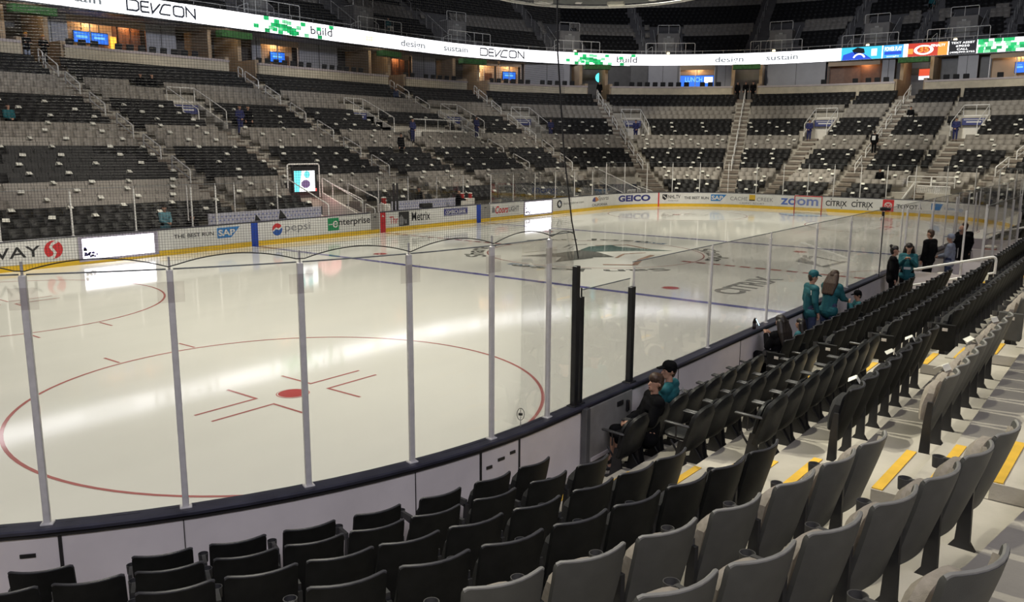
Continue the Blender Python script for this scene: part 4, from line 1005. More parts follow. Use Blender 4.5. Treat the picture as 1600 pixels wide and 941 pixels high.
def plates(m_):
    q = lambda a, b, z0, z1, mi, M=R0: put_rect(m_, a, b, RZ0+z0*1.17, RZ0+z1*1.17, M, 3, mi)
    q(103.1, 106.85, 0, 1, 0); put_poly(m_, [R for R in [(103.2, RZ0), (106.0, RZ0), (105.2, RZ0+.55), (104.2, RZ0+.75), (103.3, RZ0+.5)]], R1, 1)
    put_poly(m_, [(104.1, RZ0+.9), (104.6, RZ0+1.15), (105.2, RZ0+1.0), (105.3, RZ0+.6), (104.4, RZ0+.5)], R1, 2); put_ring(m_, 104.8, RZ0+.1, .35, .48, MRib(.06), 16, .2, PI-.2, sa=1.2, mi=3); q(105.9, 106.4, .25, .8, 3, R1)
    q(106.95, 108.75, 0, 1, 6); put_text(m_, 'POWER PLAY', R1, 107.1, 108.6, RZ0+.62, RZ0+1.02, .02, mi=3); q(107.1, 108.6, .25, .5, 1, R1); put_text(m_, 'tonight', R1, 107.3, 108.4, RZ0+.04, RZ0+.22, 0, mi=3)
    q(108.75, 109.15, 0, 1, 3); q(109.15, 112.5, 0, 1, 4); q(111.7, 112.5, 0, 1, 5, R1); q(109.15, 109.6, .2, .6, 5, R1)
    put_ring(m_, 110.5, RZ0+.55, .30, .44, R1, 24, sa=1.9, mi=3); put_text(m_, '35', MRib(.06), 110.1, 110.95, RZ0+.35, RZ0+.85, .03, mi=5); put_text(m_, 'PENALTY', MRib(.06), 111.1, 112.3, RZ0+.78, RZ0+1.0, .02, mi=3)
    q(112.6, 114.85, 0, 1, 2)
    for i, (s, w_) in enumerate((('TEXT ASSIST', .95), ('69050', .55), ('CALL', .45), ('(408)999-5755', 1.0))): put_text(m_, s, R1, 113.72-w_, 113.72+w_, RZ0+.90-.28*i, RZ0+1.08-.28*i, .01, mi=3)
rb('picture_panels', PW, plates, 'blue, red and black picture panels')
for a, w_ in ((50.6, .9), (86.2, .7)): rb('yellow_trace', glow('ribbon_yellow', (.95, .95, .45), 2.6), lambda m_: put_rect(m_, a, a+w_, RZ0+.35, RZ0+.75, R0))
# ------------------------------------------------------------------ suites above the lower stands
BAYT = [tL(-24), tL(-6.45), tL(7.4), tL(22.0)+.15, tA(71.0), tA(46.8), tA(19.6), tE(0), tBR(-19.6), tBR(-46.8)]
PD, PZ0, PZ1, SBACK, SZT = 21.75, 8.75, 10.38, 27.0, 12.78
M_pan = mat('suite_panel', (.36, .36, .39), rough=.5, scale=1.5, amt=.06)
M_dark = mat('suite_dark', (.055, .052, .052), rough=.4, scale=2, amt=.2)
M_trim = mat('parapet_cap', (.42, .36, .35), rough=.5, scale=3, amt=.08)
M_wood = mat('suite_wood', (.16, .07, .035), rough=.45, scale=2.5, amt=.25)
M_col = mat('column_stone', (.36, .27, .18), rough=.8, scale=1.5, amt=.15, bump=.1)
M_cab = mat('suite_wall', (.55, .42, .30), rough=.8, scale=1.2, amt=.08)
M_warm = glow('lamp_warm', (1.0, .72, .36), 6.0); M_tv = [glow('tv_blue', (.02, .16, .80), 1.3), glow('tv_cyan', (.20, .60, .95), 1.2), glow('tv_white', (1, .97, 1), 2.2), glow('tv_orange', (1, .42, .04), 2.2)]
M_gr = mat('lintel_green', (.045, .16, .035), rough=.7, scale=5, amt=.4)
def seg(name, t0, t1, prof, m_, parent=None, step=1.2, cstep=.4):
    o = MB(); curtain(o, t0, t1, prof, step, cstep); return o.build(name, m_, parent)
# continuous back wall, floor and ceiling of the suite level
w = MB(); curtain(w, tL(-24), tBR(-60), [(SBACK, 8.6), (SBACK+.2, 8.6), (SBACK+.2, 12.9), (SBACK, 12.9)], 3, .6); tag(w.build('wall_suite', M_dark), 'dark back wall of the suite level', kind='structure')
w = MB(); Sc = np.linspace(2, 126, 200); w.slab([[RIB.off(s, e, 12.80) for e in (.1, 4.5)] for s in Sc], [[RIB.off(s, e, 12.9) for e in (.1, 4.5)] for s in Sc]); tag(w.build('ceiling_suite', M_pan), 'ceiling over the suites', kind='structure')
LAYOUT = {0: [('dark', .0, .55), ('panel', .55, .8), ('dark', .8, 1)], 1: [('panel', .02, .20), ('tv2', .20, .50), ('room', .50, .68), ('panel', .68, .88), ('dark', .88, 1)],
  2: [('dark', .03, .22), ('panel', .20, .26), ('tv1', .26, .54), ('panel', .55, .86), ('dark', .86, 1)], 3: [('panel', .05, .24), ('room', .26, .52), ('panel', .56, .90), ('dark', .9, 1)],
  4: [('lamp', .05, .28), ('tv1', .30, .50), ('panel', .53, .95)], 5: [('dark', .06, .36), ('panel', .36, .58), ('tv3', .60, .86), ('panel', .88, 1)], 6: [('panel', .02, .26), ('room', .27, .56), ('panel', .60, .80), ('dark', .80, 1)],
  7: [('dark', .02, .28), ('panel', .30, .56), ('tv4', .60, .80), ('lamp', .82, 1)], 8: [('panel', .1, .4), ('dark', .4, .9)]}
tvn = 0
for i in range(len(BAYT)-1):
    t0, t1 = BAYT[i], BAYT[i+1]; g0 = 1.25/tstep(t0+.01, PD); g1 = 1.25/tstep(t1-.01, PD); a, b = t0+g0, t1-g1
    w = seg('wall_parapet', a, b, [(PD, PZ0-.2), (PD+.25, PZ0-.2), (PD+.25, PZ1-.16), (PD, PZ1-.16)], M_suitewall)
    tag(w, 'pale block parapet below the suites', 'parapet', kind='structure')
    seg('parapet_cap', a-.02, b+.02, [(PD-.06, PZ1-.16), (PD+.32, PZ1-.16), (PD+.32, PZ1), (PD-.06, PZ1)], M_trim, w)
    o = MB(); curtain(o, a, b, [(PD+.2, 9.3), (SBACK, 9.3), (SBACK, 9.36), (PD+.2, 9.36)]); tag(o.build('floor_suite', M_dark), kind='structure')
    for sd, tt in ((0, a), (1, b)):   # side returns and columns
        o = MB(); R = frameR(tt); o.box(pos(tt, (PD+.2+24.0)/2, (8.6+10.6)/2), (24.0-PD-.2, .30, 2.0), R); o.box(pos(tt, (24.0+SBACK)/2, (8.6+12.6)/2), (SBACK-24.0, .30, 4.0), R); tag(o.build('wall_return', M_col), 'stone column wall beside an aisle opening', kind='structure')
    for kind, f0, f1 in LAYOUT.get(i, []):
        u0, u1 = a+(b-a)*f0, a+(b-a)*f1; um = (u0+u1)/2
        if kind == 'panel':
            w = seg('wall_panel', u0, u1, [(SBACK-.9, 9.36), (SBACK-.8, 9.36), (SBACK-.8, 12.8), (SBACK-.9, 12.8)], M_pan); tag(w, 'pale grey suite panel', kind='structure')
            m_ = MB(); m_.box(pos(um, SBACK-.91, 11.1), (.03, .05, 3.4), frameR(um)); m_.build('panel_joint', M_dark, w)
        elif kind != 'dark':
            w = seg('wall_room', u0, u1, [(SBACK-.08, 9.36), (SBACK-.02, 9.36), (SBACK-.02, 12.5), (SBACK-.08, 12.5)], M_cab if kind != 'room' else M_wood); tag(w, 'warm lit suite room wall', kind='structure')
            seg('room_header', u0, u1, [(SBACK-.9, 12.35), (SBACK-.8, 12.35), (SBACK-.8, 12.8), (SBACK-.9, 12.8)], M_cab, w)
            l = bpy.data.lights.new('suite_lamp', 'POINT'); l.energy = 60; l.color = (1, .62, .30); l.shadow_soft_size = .1
            lo = bpy.data.objects.new('suite_lamp', l); COL.objects.link(lo); lo.location = pos(um, SBACK-.45, 12.64)
            m_ = MB()
            for f in (.0, .45, 1.0):
                tt = u0+(u1-u0)*f; m_.box(pos(tt, SBACK-.85, 11.0), (.06, .07, 3.2), frameR(tt))
            m_.build('window_post', M_wood if kind == 'room' else M_alu, w)
            m_ = MB(); tt = u0+(u1-u0)*.75; m_.box(pos(tt, SBACK-.12, 10.6), (.06, (u1-u0)*.3*tstep(um, SBACK), 2.2), frameR(tt)); m_.build('wood_panel', M_wood, w)
            if kind.startswith('tv'):
                n = int(kind[2]); W_ = {1: 1.4, 2: 1.12, 3: 3.4, 4: .75}[n]; reps = 2 if n == 2 else 1
                for q in range(reps):
                    tt = um+(q-.5*(reps-1))*(W_+.05)/tstep(um, SBACK); tvn += 1
                    r = empty('television', pos(tt, SBACK-.6, 10.9), facing(tt), {0: '', 1: 'left blue television of the pair in the suite nearest the left edge', 2: 'right blue television of the pair in the suite nearest the left edge', 3: 'blue television in the second suite from the left', 4: 'small blue television in the suite left of the hanging cable', 5: 'wide blue projection screen in the suite facing the far end', 6: 'small television with an orange glow in the right suite'}[tvn], 'television', 'suite televisions')
                    hh = {1: .75, 2: .70, 3: 1.3, 4: .9}[n]; zc = .25 if n == 3 else .58
                    MB().box((0, -.06, zc), (W_+.1, .08, hh+.1), bev=.02).build('casing', M_black, r)
                    m_ = MB(); put_rect(m_, -W_/2, W_/2, zc-hh/2, zc+hh/2, lambda a_, b_: (a_, -.005, b_), mi=0)
                    fr = lambda a_, b_: (-a_, .002, b_)
                    if n == 3: put_text(m_, 'LUNCH', lambda a_, b_: (-a_, .004, b_), -1.2, .55, zc+.0, zc+.5, .02, mi=1); put_rect(m_, .75, 1.6, zc-.1, zc+.5, fr, mi=2)
                    else:
                        put_rect(m_, -W_*.35, W_*.3, zc-.05, zc+.10, fr, mi=1); put_rect(m_, -W_*.45, W_*.2, zc+.2, zc+.24, fr, mi=1)
                    m_.build('lit_screen', M_tv, r)
                    MB().tube([(0, -.06, zc+hh/2), (0, -.06, 12.8-10.9)], .03, 6).build('mount', M_black, r)
                if n == 2:
                    m_ = MB().box(pos(u1-.15, SBACK-.5, 10.9), (.12, .42, 1.6), frameR(u1), bev=.03); tag(m_.build('lamp_column', M_tv[3]), 'glowing orange column lamp in the left suite', 'lamp')
            if kind == 'lamp':
                r = empty('wall_lamp', pos(u0+(u1-u0)*.3, SBACK-.25, 11.2), 0, 'bright warm wall lamp in the suite above the middle stands' if i == 4 else 'bright warm wall lamp in the far right suite', 'lamp')
                m_ = MB(); m_.smooth = True; m_.lathe((0, 0, 0), [(.16, 0), (.22, .1), (.22, .45), (.16, .55)], 12); m_.build('lamp_shade', M_warm, r); MB().box((0, 0, -.1), (.1, .1, .2)).build('bracket', M_black, r)
    # chairs in a row behind the parapet
CHM = dict(b=MB().box((0, -.02, .72), (.50, .09, .50), Matrix.Rotation(-.15, 3, 'X'), bev=.04).mesh('suite_chair_back', M_bfa), s=MB().box((0, .24, .44), (.50, .48, .12), bev=.04).mesh('suite_chair_seat', M_bfa))
l_ = MB()
l_.tube([(0, .2, 0), (0, .2, .38)], .04, 8); CHM['l'] = l_.mesh('suite_chair_post', M_black)
PC = None; BN = ['far left', 'leftmost televisions', 'second', 'third', 'fourth', 'projection screen', 'sixth', 'right hand', 'last']
for i in range(len(BAYT)-1):
    t0, t1 = BAYT[i], BAYT[i+1]; g = 1.6/tstep((t0+t1)/2, PD); a, b = t0+g, t1-g; st = .78/tstep((a+b)/2, PD+.9); n = int((b-a)/st); c = 0
    for j in range(n):
        t = a+st*(j+.5)
        if (i*7+j*5) % 9 == 4 or not in_view(pos(t, PD+.95, 10.3), 40): continue
        c += 1; p = pos(t, PD+.95, 9.90)
        if PC is None:
            PC = empty('suite_chair', p, facing(t), None, 'chair'); obj('backrest', CHM['b'], PC); obj('seat', CHM['s'], PC); obj('pedestal', CHM['l'], PC); o = PC
        else: o = copy_tree(PC, p, facing(t))
        o['label'] = f'dark suite chair behind the parapet, {ordn(c)} from the left in the {BN[i]} suite'; o['group'] = 'suite chairs'
    o = MB(); curtain(o, a, b, [(PD+.4, 9.36), (PD+1.6, 9.36), (PD+1.6, 9.90), (PD+.4, 9.90)]); tag(o.build('floor_riser', M_dark), kind='structure')
# openings at the head of the aisles: lit concourse and green lintel
for i, t in enumerate(BAYT[1:-1]):
    hw = 1.1/tstep(t, PD); w = seg('wall_concourse', t-hw*1.3, t+hw*1.3, [(SBACK+.9, 8.6), (SBACK+1.0, 8.6), (SBACK+1.0, 12.8), (SBACK+.9, 12.8)], M_cab); tag(w, 'lit concourse wall behind an aisle opening', kind='structure')
    seg('lintel', t-hw*1.15, t+hw*1.15, [(PD+.6, 12.05), (PD+1.4, 12.05), (PD+1.4, 12.5), (PD+.6, 12.5)], M_gr, w)
    o = MB(); curtain(o, t-hw*1.3, t+hw*1.3, [(PD+.1, 8.6), (SBACK+1, 8.6), (SBACK+1, 9.1), (PD+.1, 9.1)]); tag(o.build('floor_landing', M_step), kind='structure')
    l = bpy.data.lights.new('concourse_lamp', 'POINT'); l.energy = 55 if i in (5, 6) else 30; l.color = (1, .72, .45); l.shadow_soft_size = .1
    lo = bpy.data.objects.new('concourse_lamp', l); COL.objects.link(lo); lo.location = pos(t, PD+1.75, 12.36)
    if i == 4:
        r = empty('round_sign', pos(t+.35, SBACK-.1, 11.6), facing(t), 'glowing teal round sign in an aisle opening', 'sign'); m_ = MB(); m_.smooth = True; m_.lathe((0, 0, 0), [(.0001, .05), (.42, .04), (.5, -.06), (.0001, -.08)], 20, 'y'); m_.build('lit_disc', glow('sign_teal', (.1, .75, .85), 1.8), r); MB().box((0, -.15, 0), (.2, .15, .2)).build('bracket', M_black, r)
    if i == 6:
        r = empty('hanging_sign', pos(t+.1, SBACK-.3, 11.2), facing(t), 'red and white hanging sign in the far end aisle opening', 'sign'); MB().box((0, 0, .25), (.95, .06, .62), bev=.02).build('red_panel', glow('sign_red', (.75, .08, .03), 1.2), r); MB().box((0, 0, -.25), (.95, .06, .34), bev=.02).build('white_panel', glow('sign_white', (.9, .9, 1), 1.5), r); MB().tube([(-.3, 0, .56), (-.3, 0, 1.6)], .015, 6).build('hanger', M_black, r)
    if i in (1, 3):
        pass
# ------------------------------------------------------------------ handrails
AN_ = ['leftmost', 'second', 'third', 'fourth', 'fifth', 'sixth', 'far end', 'eighth', 'ninth', 'last']
def sloped(P, r_=.028):    # bent rail through points with softened corners
    Q = [Vector(P[0])]
    for a, b, c in zip(P[:-2], P[1:-1], P[2:]):
        a, b, c = Vector(a), Vector(b), Vector(c); k = min(.12, (a-b).length*.4, (c-b).length*.4)
        p, q = b+(a-b).normalized()*k, b+(c-b).normalized()*k
        for f in (0, .33, .67, 1): Q.append((p*(1-f)+b*f)*(1-f)+(b*(1-f)+q*f)*f)
    Q.append(Vector(P[-1])); return Q
def handrail(t, ka, kb, label, group, h=.95, name='handrail', r_=.038, mid=True):
    da, db = D(ka), D(kb); za, zb = np.interp(ka, range(1, 26), [FL(i) for i in range(1, 26)]), np.interp(kb, range(1, 26), [FL(i) for i in range(1, 26)])
    o = Vector(pos(t, db, zb)); r = empty(name, o, 0, label, 'handrail', group); L = lambda d, z: tuple(Vector(pos(t, d, z))-o)
    m_ = MB(); m_.smooth = True; m_.tube(sloped([L(da, za-.15), L(da, za+h), L(db, zb+h), L(db, zb-.05)], r_), r_, 8); m_.build('top_rail', M_rail, r)
    if mid: MB().tube([L(da, za+h*.52), L(db, zb+h*.52)], r_*.85, 8).build('mid_rail', M_rail, r)
    for d, z in ((da, za), (db, zb)): MB().box(L(d, z+.03), (.12, .12, .05), bev=.01).build('foot_plate', M_rail, r)
    return r
for i, (t, hw) in enumerate(AISL):
    spans = [(25, 24.4), (24.1, 22.4), (21.5, 19.7), (18.5, 16.7), (15.4, 13.6), (12.5, 10.7), (9.6, 7.8)]
    for j, (a, b) in enumerate(spans):
        if not in_view(pos(t, D(b), FL(int(b))+.6), 20): continue
        handrail(t, a, b, f'white handrail on the {AN_[i]} aisle of the far stands, {ordn(j+1)} from the top', 'far aisle handrails')
handrail(tN(8.0), 2.95, .55, 'white handrail at the far end of the near side stand', 'near handrails', .92, r_=.035)
hr = handrail(tN(-5.0), 2.95, .55, 'long white handrail sloping down to the penalty box on the near side', 'near handrails', .92, r_=.035)
# ------------------------------------------------------------------ entrances in the lower stands
M_ban = mat('banner_blue', (.05, .06, .20), rough=.6)
for i, (t, on) in enumerate(VOMS):
    o = Vector(pos(t, D(15.75), FL(15)+.12)); r = empty('entry_portal', o, facing(t), f'white walled entrance with blue banner and rails, {on} from the left in the lower stands', 'entrance', 'lower stand entrances')
    y1 = -(D(19.5)-D(15.75)); zt = FL(19)+.43-FL(15)
    for s in (-1, 1):
        x = s*(VOM_HW+.06)
        MB().prism([(0, -.3), (0, .55), (y1, zt), (y1, -.3)], x-.06, x+.06, lambda a, b, c: (c, a, b)).build('side_wall', M_white, r)
        m_ = MB(); m_.smooth = True; m_.tube(sloped([(x, -.02, .5), (x, -.02, 1.35), (x, y1, zt+.8), (x, y1, zt)]), .03, 8); m_.build('side_rail', M_rail, r)
        MB().tube([(x, y1*.5, zt*.5+.25), (x, y1*.5, (zt+.8)*.5+.68)], .025, 6).build('rail_post', M_rail, r)
    MB().box((0, y1, zt/2-.1), (2*VOM_HW, .12, zt+.2)).build('back_wall', M_white, r)
    MB().box((0, y1/2, -.06), (2*VOM_HW+.2, -y1, .12)).build('threshold', M_conc, r)
    m_ = MB(); m_.box((0, y1+.45, zt-.55), (2*VOM_HW-.04, .06, .55), bev=.01); m_.build('banner', M_ban, r)
    m_ = MB(); put_rect(m_, -.55, .55, zt-.62, zt-.52, lambda a, b: (-a, y1+.49, b)); put_rect(m_, -.75, .75, zt-.42, zt-.37, lambda a, b: (-a, y1+.49, b)); m_.build('banner_print', P_w, r)
    MB().tube([(-VOM_HW-.06, y1, zt+.8), (VOM_HW+.06, y1, zt+.8)], .03, 8).build('top_bar', M_rail, r)
    MB().tube([(0, y1, zt), (0, y1, zt+.8)], .02, 6).build('bar_post', M_rail, r)
# viewing platform between the second and third entrances
r = empty('viewing_platform', pos(tL(18.2), D(15), FL(14)), 0, 'white fronted viewing platform with a rail between two entrances in the left stand', 'platform')
MB().box((0, -.75, .5), (5.7, .1, 1.0)).build('front_wall', M_white, r); MB().box((0, .2, .45), (5.7, 1.9, .08)).build('deck', M_conc, r)
m_ = MB(); m_.smooth = True; m_.tube(sloped([(-2.8, -.75, 1.0), (-2.8, -.75, 1.75), (2.8, -.75, 1.75), (2.8, -.75, 1.0)]), .03, 8); m_.build('top_rail', M_rail, r)
for x in (-1.4, 0, 1.4): MB().tube([(x, -.75, 1.0), (x, -.75, 1.74)], .022, 6).build('rail_post', M_rail, r)
# player tunnel with a screen on the left side
t = tL(-1.2); r = empty('player_tunnel', pos(t, .9, FL(1)), 0, 'players tunnel behind the left benches with white walls and a bright screen', 'tunnel')
for s, hgt in ((-1, 1.0), (1, 1.15)):
    x = s*1.15; MB().prism([(.4, -.16), (.4, .55), (3.7, 1.75), (3.7, -.16)], x-.06, x+.06, lambda a, b, c: (c, a, b)).build('side_wall', M_white, r)
    m_ = MB(); m_.smooth = True; m_.tube(sloped([(x, .5, .5), (x, .5, 1.35), (x, 3.7, 2.55), (x, 3.7, 1.7)]), .03, 8); m_.build('side_rail', M_rail, r)
m_ = MB(); m_.smooth = True; m_.tube(sloped([(-1.1, 3.75, .0), (-1.1, 3.75, 3.3), (1.0, 3.75, 3.3), (1.0, 3.75, .0)]), .04, 8); m_.build('portal_frame', M_rail, r)
MB().box((0, 3.9, 1.1), (2.2, .1, 2.5)).build('back_wall', M_dark, r)
MB().box((-.03, 3.72, 2.45), (1.62, .10, 1.35), bev=.02).build('screen_casing', M_black, r)
m_ = MB(); q = lambda a, b: (a, 3.66, b); q2 = lambda a, b: (a, 3.655, b); put_rect(m_, -.75, .62, 1.85, 2.95, q, mi=0); put_poly(m_, [(-.75, 1.85), (-.45, 1.85), (-.25, 2.95), (-.75, 2.95)], q2, 1); put_disc(m_, -.0, 2.25, .22, q2, 14, ra=.3, mi=2); put_disc(m_, .1, 2.75, .2, q2, 12, mi=1); put_rect(m_, .63, .74, 1.85, 2.0, q, mi=3)
m_.build('lit_screen', [glow('tunnel_white', (.95, .98, 1), 2.0), glow('tunnel_cyan', (.15, .75, .80), 1.5), glow('tunnel_violet', (.25, .15, .35), .8), glow('tunnel_red', (1, .1, .08), 1.5)], r)
l = bpy.data.lights.new('tunnel_lamp', 'POINT'); l.energy = 14; l.color = (1, .35, .35); l.shadow_soft_size = .6; lo = bpy.data.objects.new('tunnel_lamp', l); COL.objects.link(lo); lo.location = pos(t+.7, 3.6, 1.9)
# second stairway to the benches
r = empty('bench_stair_rail', pos(tL(1.0), .8, FL(1)), 0, 'pair of white bent rails over the dark stair beside the players tunnel', 'handrail', 'bench rails')
for x in (-.5, .6):
    m_ = MB(); m_.smooth = True; m_.tube(sloped([(x, 3.6, .8), (x, 3.6, 2.2), (x, 1.2, 1.45), (x, 1.2, .5)]), .03, 8); m_.tube(sloped([(x, 1.0, .5), (x, 1.0, 1.25), (x, .25, 1.0), (x, .25, .1)]), .03, 8); m_.build('bent_rail', M_rail, r)
MB().prism([(.3, -.16), (.3, .5), (2.9, 1.2), (2.9, -.16)], -.62, -.56, lambda a, b, c: (c, a, b)).build('side_wall', M_white, r)
for x in (.9, 1.15): MB().box((x, .25, 1.15), (.09, .09, 2.3), bev=.01).build('door_post', M_black, r)
# players' benches
for x0, x1, lb in ((-8.9, -2.5, 'left players bench with a pale patterned backboard'), (2.45, 8.1, 'right players bench with a pale patterned backboard')):
    xm = (x0+x1)/2; r = empty('players_bench', pos(tL(xm), 1.2, .0), 0, lb, 'bench', 'players benches'); W_ = x1-x0
    MB().box((0, .62, 1.02), (W_, .06, .78)).build('backboard', mat('bench_pale', (.48, .48, .55), rough=.5), r)
    m_ = MB(); random.seed(3)
    for i in range(int(W_/.22)):
        for j in range(4):
            x = -W_/2+.1+i*.22+(j % 2)*.1
            if x < W_/2-.1: put_rect(m_, x, x+.09, .70+j*.17, .77+j*.17, lambda a, b: (a, .586, b))
    m_.build('backboard_print', mat('bench_print', (.20, .22, .42), rough=.5), r)
    MB().box((0, .25, .52), (W_, .36, .06), bev=.01).build('seat', M_white, r)
    for f in (-.45, 0, .45): MB().box((W_*f, .25, .24), (.08, .3, .48)).build('leg', M_black, r)
    MB().box((0, -.15, .08), (W_, 1.7, .16)).build('platform', M_dark, r)
bucket(pos(tL(2.05), 2.0, 1.3), 'red drink cooler left of the right players bench', .9); bucket(pos(tL(8.5), 1.9, 1.3), 'red drink cooler right of the man at the second bench', .85); bucket(pos(tL(9.2), 1.85, 1.3), 'red drink cooler furthest right behind the second bench', .8)
for x in (2.05, 8.85):
    m_ = MB(); m_.box((0, 0, .65), (1.3 if x > 5 else .5, .45, 1.3), bev=.02); o = m_.build('equipment_cabinet', M_white, None, pos(tL(x), 1.95, 0)); tag(o, 'white cabinet under the red coolers right of the second bench' if x > 5 else 'white cabinet under the red cooler beside the tunnel', 'cabinet')
m_ = MB(); m_.prism([(0, 0), (.45, 0), (.1, .42)], 0, .05); o = m_.build('tilted_screen', M_black, None, pos(tL(-6.2), .35, 1.09)); o.rotation_euler = (PI/2, 0, 0); tag(o, 'black tilted tablet screen on the boards above the blue and red ball', 'tablet')
m_ = MB(); m_.prism([(0, 0), (.3, 0), (.06, .28)], 0, .05); o = m_.build('tilted_screen', M_black, None, pos(tL(-7.5), .35, 1.09)); o.rotation_euler = (PI/2, 0, 0); tag(o, 'small black tilted tablet screen next to the blue stripe', 'tablet')
m_ = MB(); m_.box((0, 0, .12), (.8, .3, .24), bev=.02); o = m_.build('equipment_case', M_black, None, pos(tL(3.6), .3, 1.09)); tag(o, 'black flat case on the boards in front of the man at the second bench', 'case')
# picket rails of the corner tunnels
def picket(P0, P1, h, n, label, group, name='picket_rail'):
    P0, P1 = Vector(P0), Vector(P1); r = empty(name, P0, 0, label, 'railing', group); d = P1-P0
    MB().tube([(0, 0, h), tuple(d+Vector((0, 0, h)))], .035, 8).build('top_rail', M_rail, r); MB().tube([(0, 0, .1), tuple(d+Vector((0, 0, .1)))], .03, 8).build('bottom_rail', M_rail, r)
    for i in range(n+1):
        q = d*(i/n); MB().tube([(q.x, q.y, q.z+.1), (q.x, q.y, q.z+h)], .016, 5).build('picket', M_rail, r)
picket(pos(tA(64.5), D(6.3), FL(6)), pos(tA(62), .5, .3), 1.0, 30, 'long white picket rail sloping down the far left corner ramp', 'ramp rails')
picket(pos(tA(56), D(3.0), FL(2)), pos(tA(55), .6, .2), .95, 14, 'short white picket rail on the right of the far left corner ramp', 'ramp rails')
picket(pos(tA(60), D(3.2), FL(1)), pos(tA(56.5), D(3.2), FL(1)), .95, 8, 'short white picket gate between the far left ramp rails', 'ramp rails')
picket(pos(tBR(-3.5), D(4.4), FL(3)+.1), pos(tBR(-13.6), D(4.4), FL(3)+.1), 1.0, 34, 'white picket rail across the far right tunnel', 'ramp rails')
for dx, lb in ((-4.3, 'left'), (-11.3, 'right')):
    t = tBR(dx); r = empty('rail_frame', pos(t, D(4.6), FL(3)+1.0), facing(t), f'{lb} white rail frame above the far right picket rail', 'railing', 'rail frames')
    m_ = MB(); m_.smooth = True; m_.tube(sloped([(-.7, 0, 0), (-.7, 0, .75), (.9, 0, .75), (.9, 0, 0)]), .03, 8); m_.build('bent_rail', M_rail, r); MB().tube([(-.7, 0, .35), (.9, 0, .35)], .025, 6).build('mid_rail', M_rail, r)
t = tBR(-2.6); r = empty('ramp_wall', pos(t, .6, 0), facing(t), 'white sloping wall at the left of the far right tunnel', 'wall'); MB().prism([(0, 0), (0, .75), (-3.2, 2.0), (-3.2, 0)], -.06, .06, lambda a, b, c: (c, a, b)).build('panel', M_white, r); MB().tube([(0, 0, .8), (0, -3.2, 2.05)], .03, 8).build('coping', M_rail, r)
# ------------------------------------------------------------------ upper deck rails and portals
def M_at(s, e, z): return Vector(RIB.off(s, e, z))
for i, s in enumerate(UPORT):
    o = M_at(s, .25, RZ1+.06); nx, ny = RIB.nrm(s); rz = math.atan2(-ny, -nx)-PI/2
    r = empty('landing_rail', o, rz, f'white landing rail above the ribbon board, {ordn(i+1)} from the left', 'railing', 'upper landing rails'); W_ = 2.55
    m_ = MB(); m_.smooth = True; m_.tube(sloped([(-W_, 0, 0), (-W_, 0, 1.12), (W_, 0, 1.12), (W_, 0, 0)]), .032, 8); m_.build('top_rail', M_rail, r)
    for f in (-.62, -.22, .2, .6): MB().tube([(W_*f, 0, 0), (W_*f, 0, 1.12)], .024, 6).build('rail_post', M_rail, r)
    m_ = MB(); m_.smooth = True; m_.tube(sloped([(W_*.72, -.5, 0), (W_*.72, -.5, .85), (W_*.92, -1.1, .55), (W_*.92, -1.1, 0)]), .026, 8); m_.build('bent_rail', M_rail, r)
    o = M_at(s, 2.3, UP_Z0+.1)
    r = empty('upper_portal', o, rz, f'grey upper deck entrance box with a rail on top, {ordn(i+1)} from the left', 'entrance', 'upper deck entrances')
    MB().box((0, -1.6, 1.2), (2.3, 3.2, 2.3)).build('box_wall', mat('portal_grey', (.24, .23, .22), rough=.8, scale=1.5), r)
    MB().box((0, .02, .95), (1.15, .06, 1.9)).build('doorway', mat('portal_pale', (.34, .33, .31), rough=.8), r)
    MB().box((0, .06, 1.98), (.34, .05, .14)).build('exit_plate', mat('plate_pale', (.5, .5, .47), rough=.6), r)
    m_ = MB(); m_.smooth = True; m_.tube(sloped([(-1.15, -1.2, 2.35), (-1.15, -.05, 2.35), (-1.15, -.05, 3.2), (1.15, -.05, 3.2), (1.15, -.05, 2.35), (1.15, -1.2, 2.35)]), .028, 8); m_.build('top_rail', M_rail, r)
    MB().tube([(0, -.05, 2.35), (0, -.05, 3.2)], .02, 6).build('rail_post', M_rail, r)
    for sd in (-1, 1): MB().tube([(sd*1.35, .4, .95), (sd*1.35, -3.0, 3.1)], .024, 6).tube([(sd*1.35, .4, 0), (sd*1.35, .4, .95)], .024, 6).build('side_rail', M_rail, r)
    if i >= 3:
        r = empty('step_light', M_at(s-.2, .35, RZ1+.08), rz, f'small bright light on the upper landing, {ordn(i-2)} of the far end landings from the left', 'lamp', 'landing lights'); MB().box((0, 0, .1), (.30, .12, .16), bev=.03).build('lamp_body', glow('landing_glow', (1, .85, .5), 4.0), r); MB().box((0, 0, .01), (.2, .1, .04)).build('foot', M_black, r)
r = empty('parapet_rail', M_at(60, .2, RZ1), 0, 'thin white rail running along the top edge of the ribbon board', 'railing'); S_ = np.linspace(18, 124, 200)
MB().tube([tuple(M_at(s, .2, RZ1+.35)-r.location) for s in S_], .022, 6).build('top_rail', M_rail, r)
for s in np.arange(20, 124, 2.1):
    p = M_at(s, .2, RZ1)-r.location; MB().tube([tuple(p+Vector((0, 0, .065))), tuple(p+Vector((0, 0, .35)))], .018, 5).build('rail_post', M_rail, r)
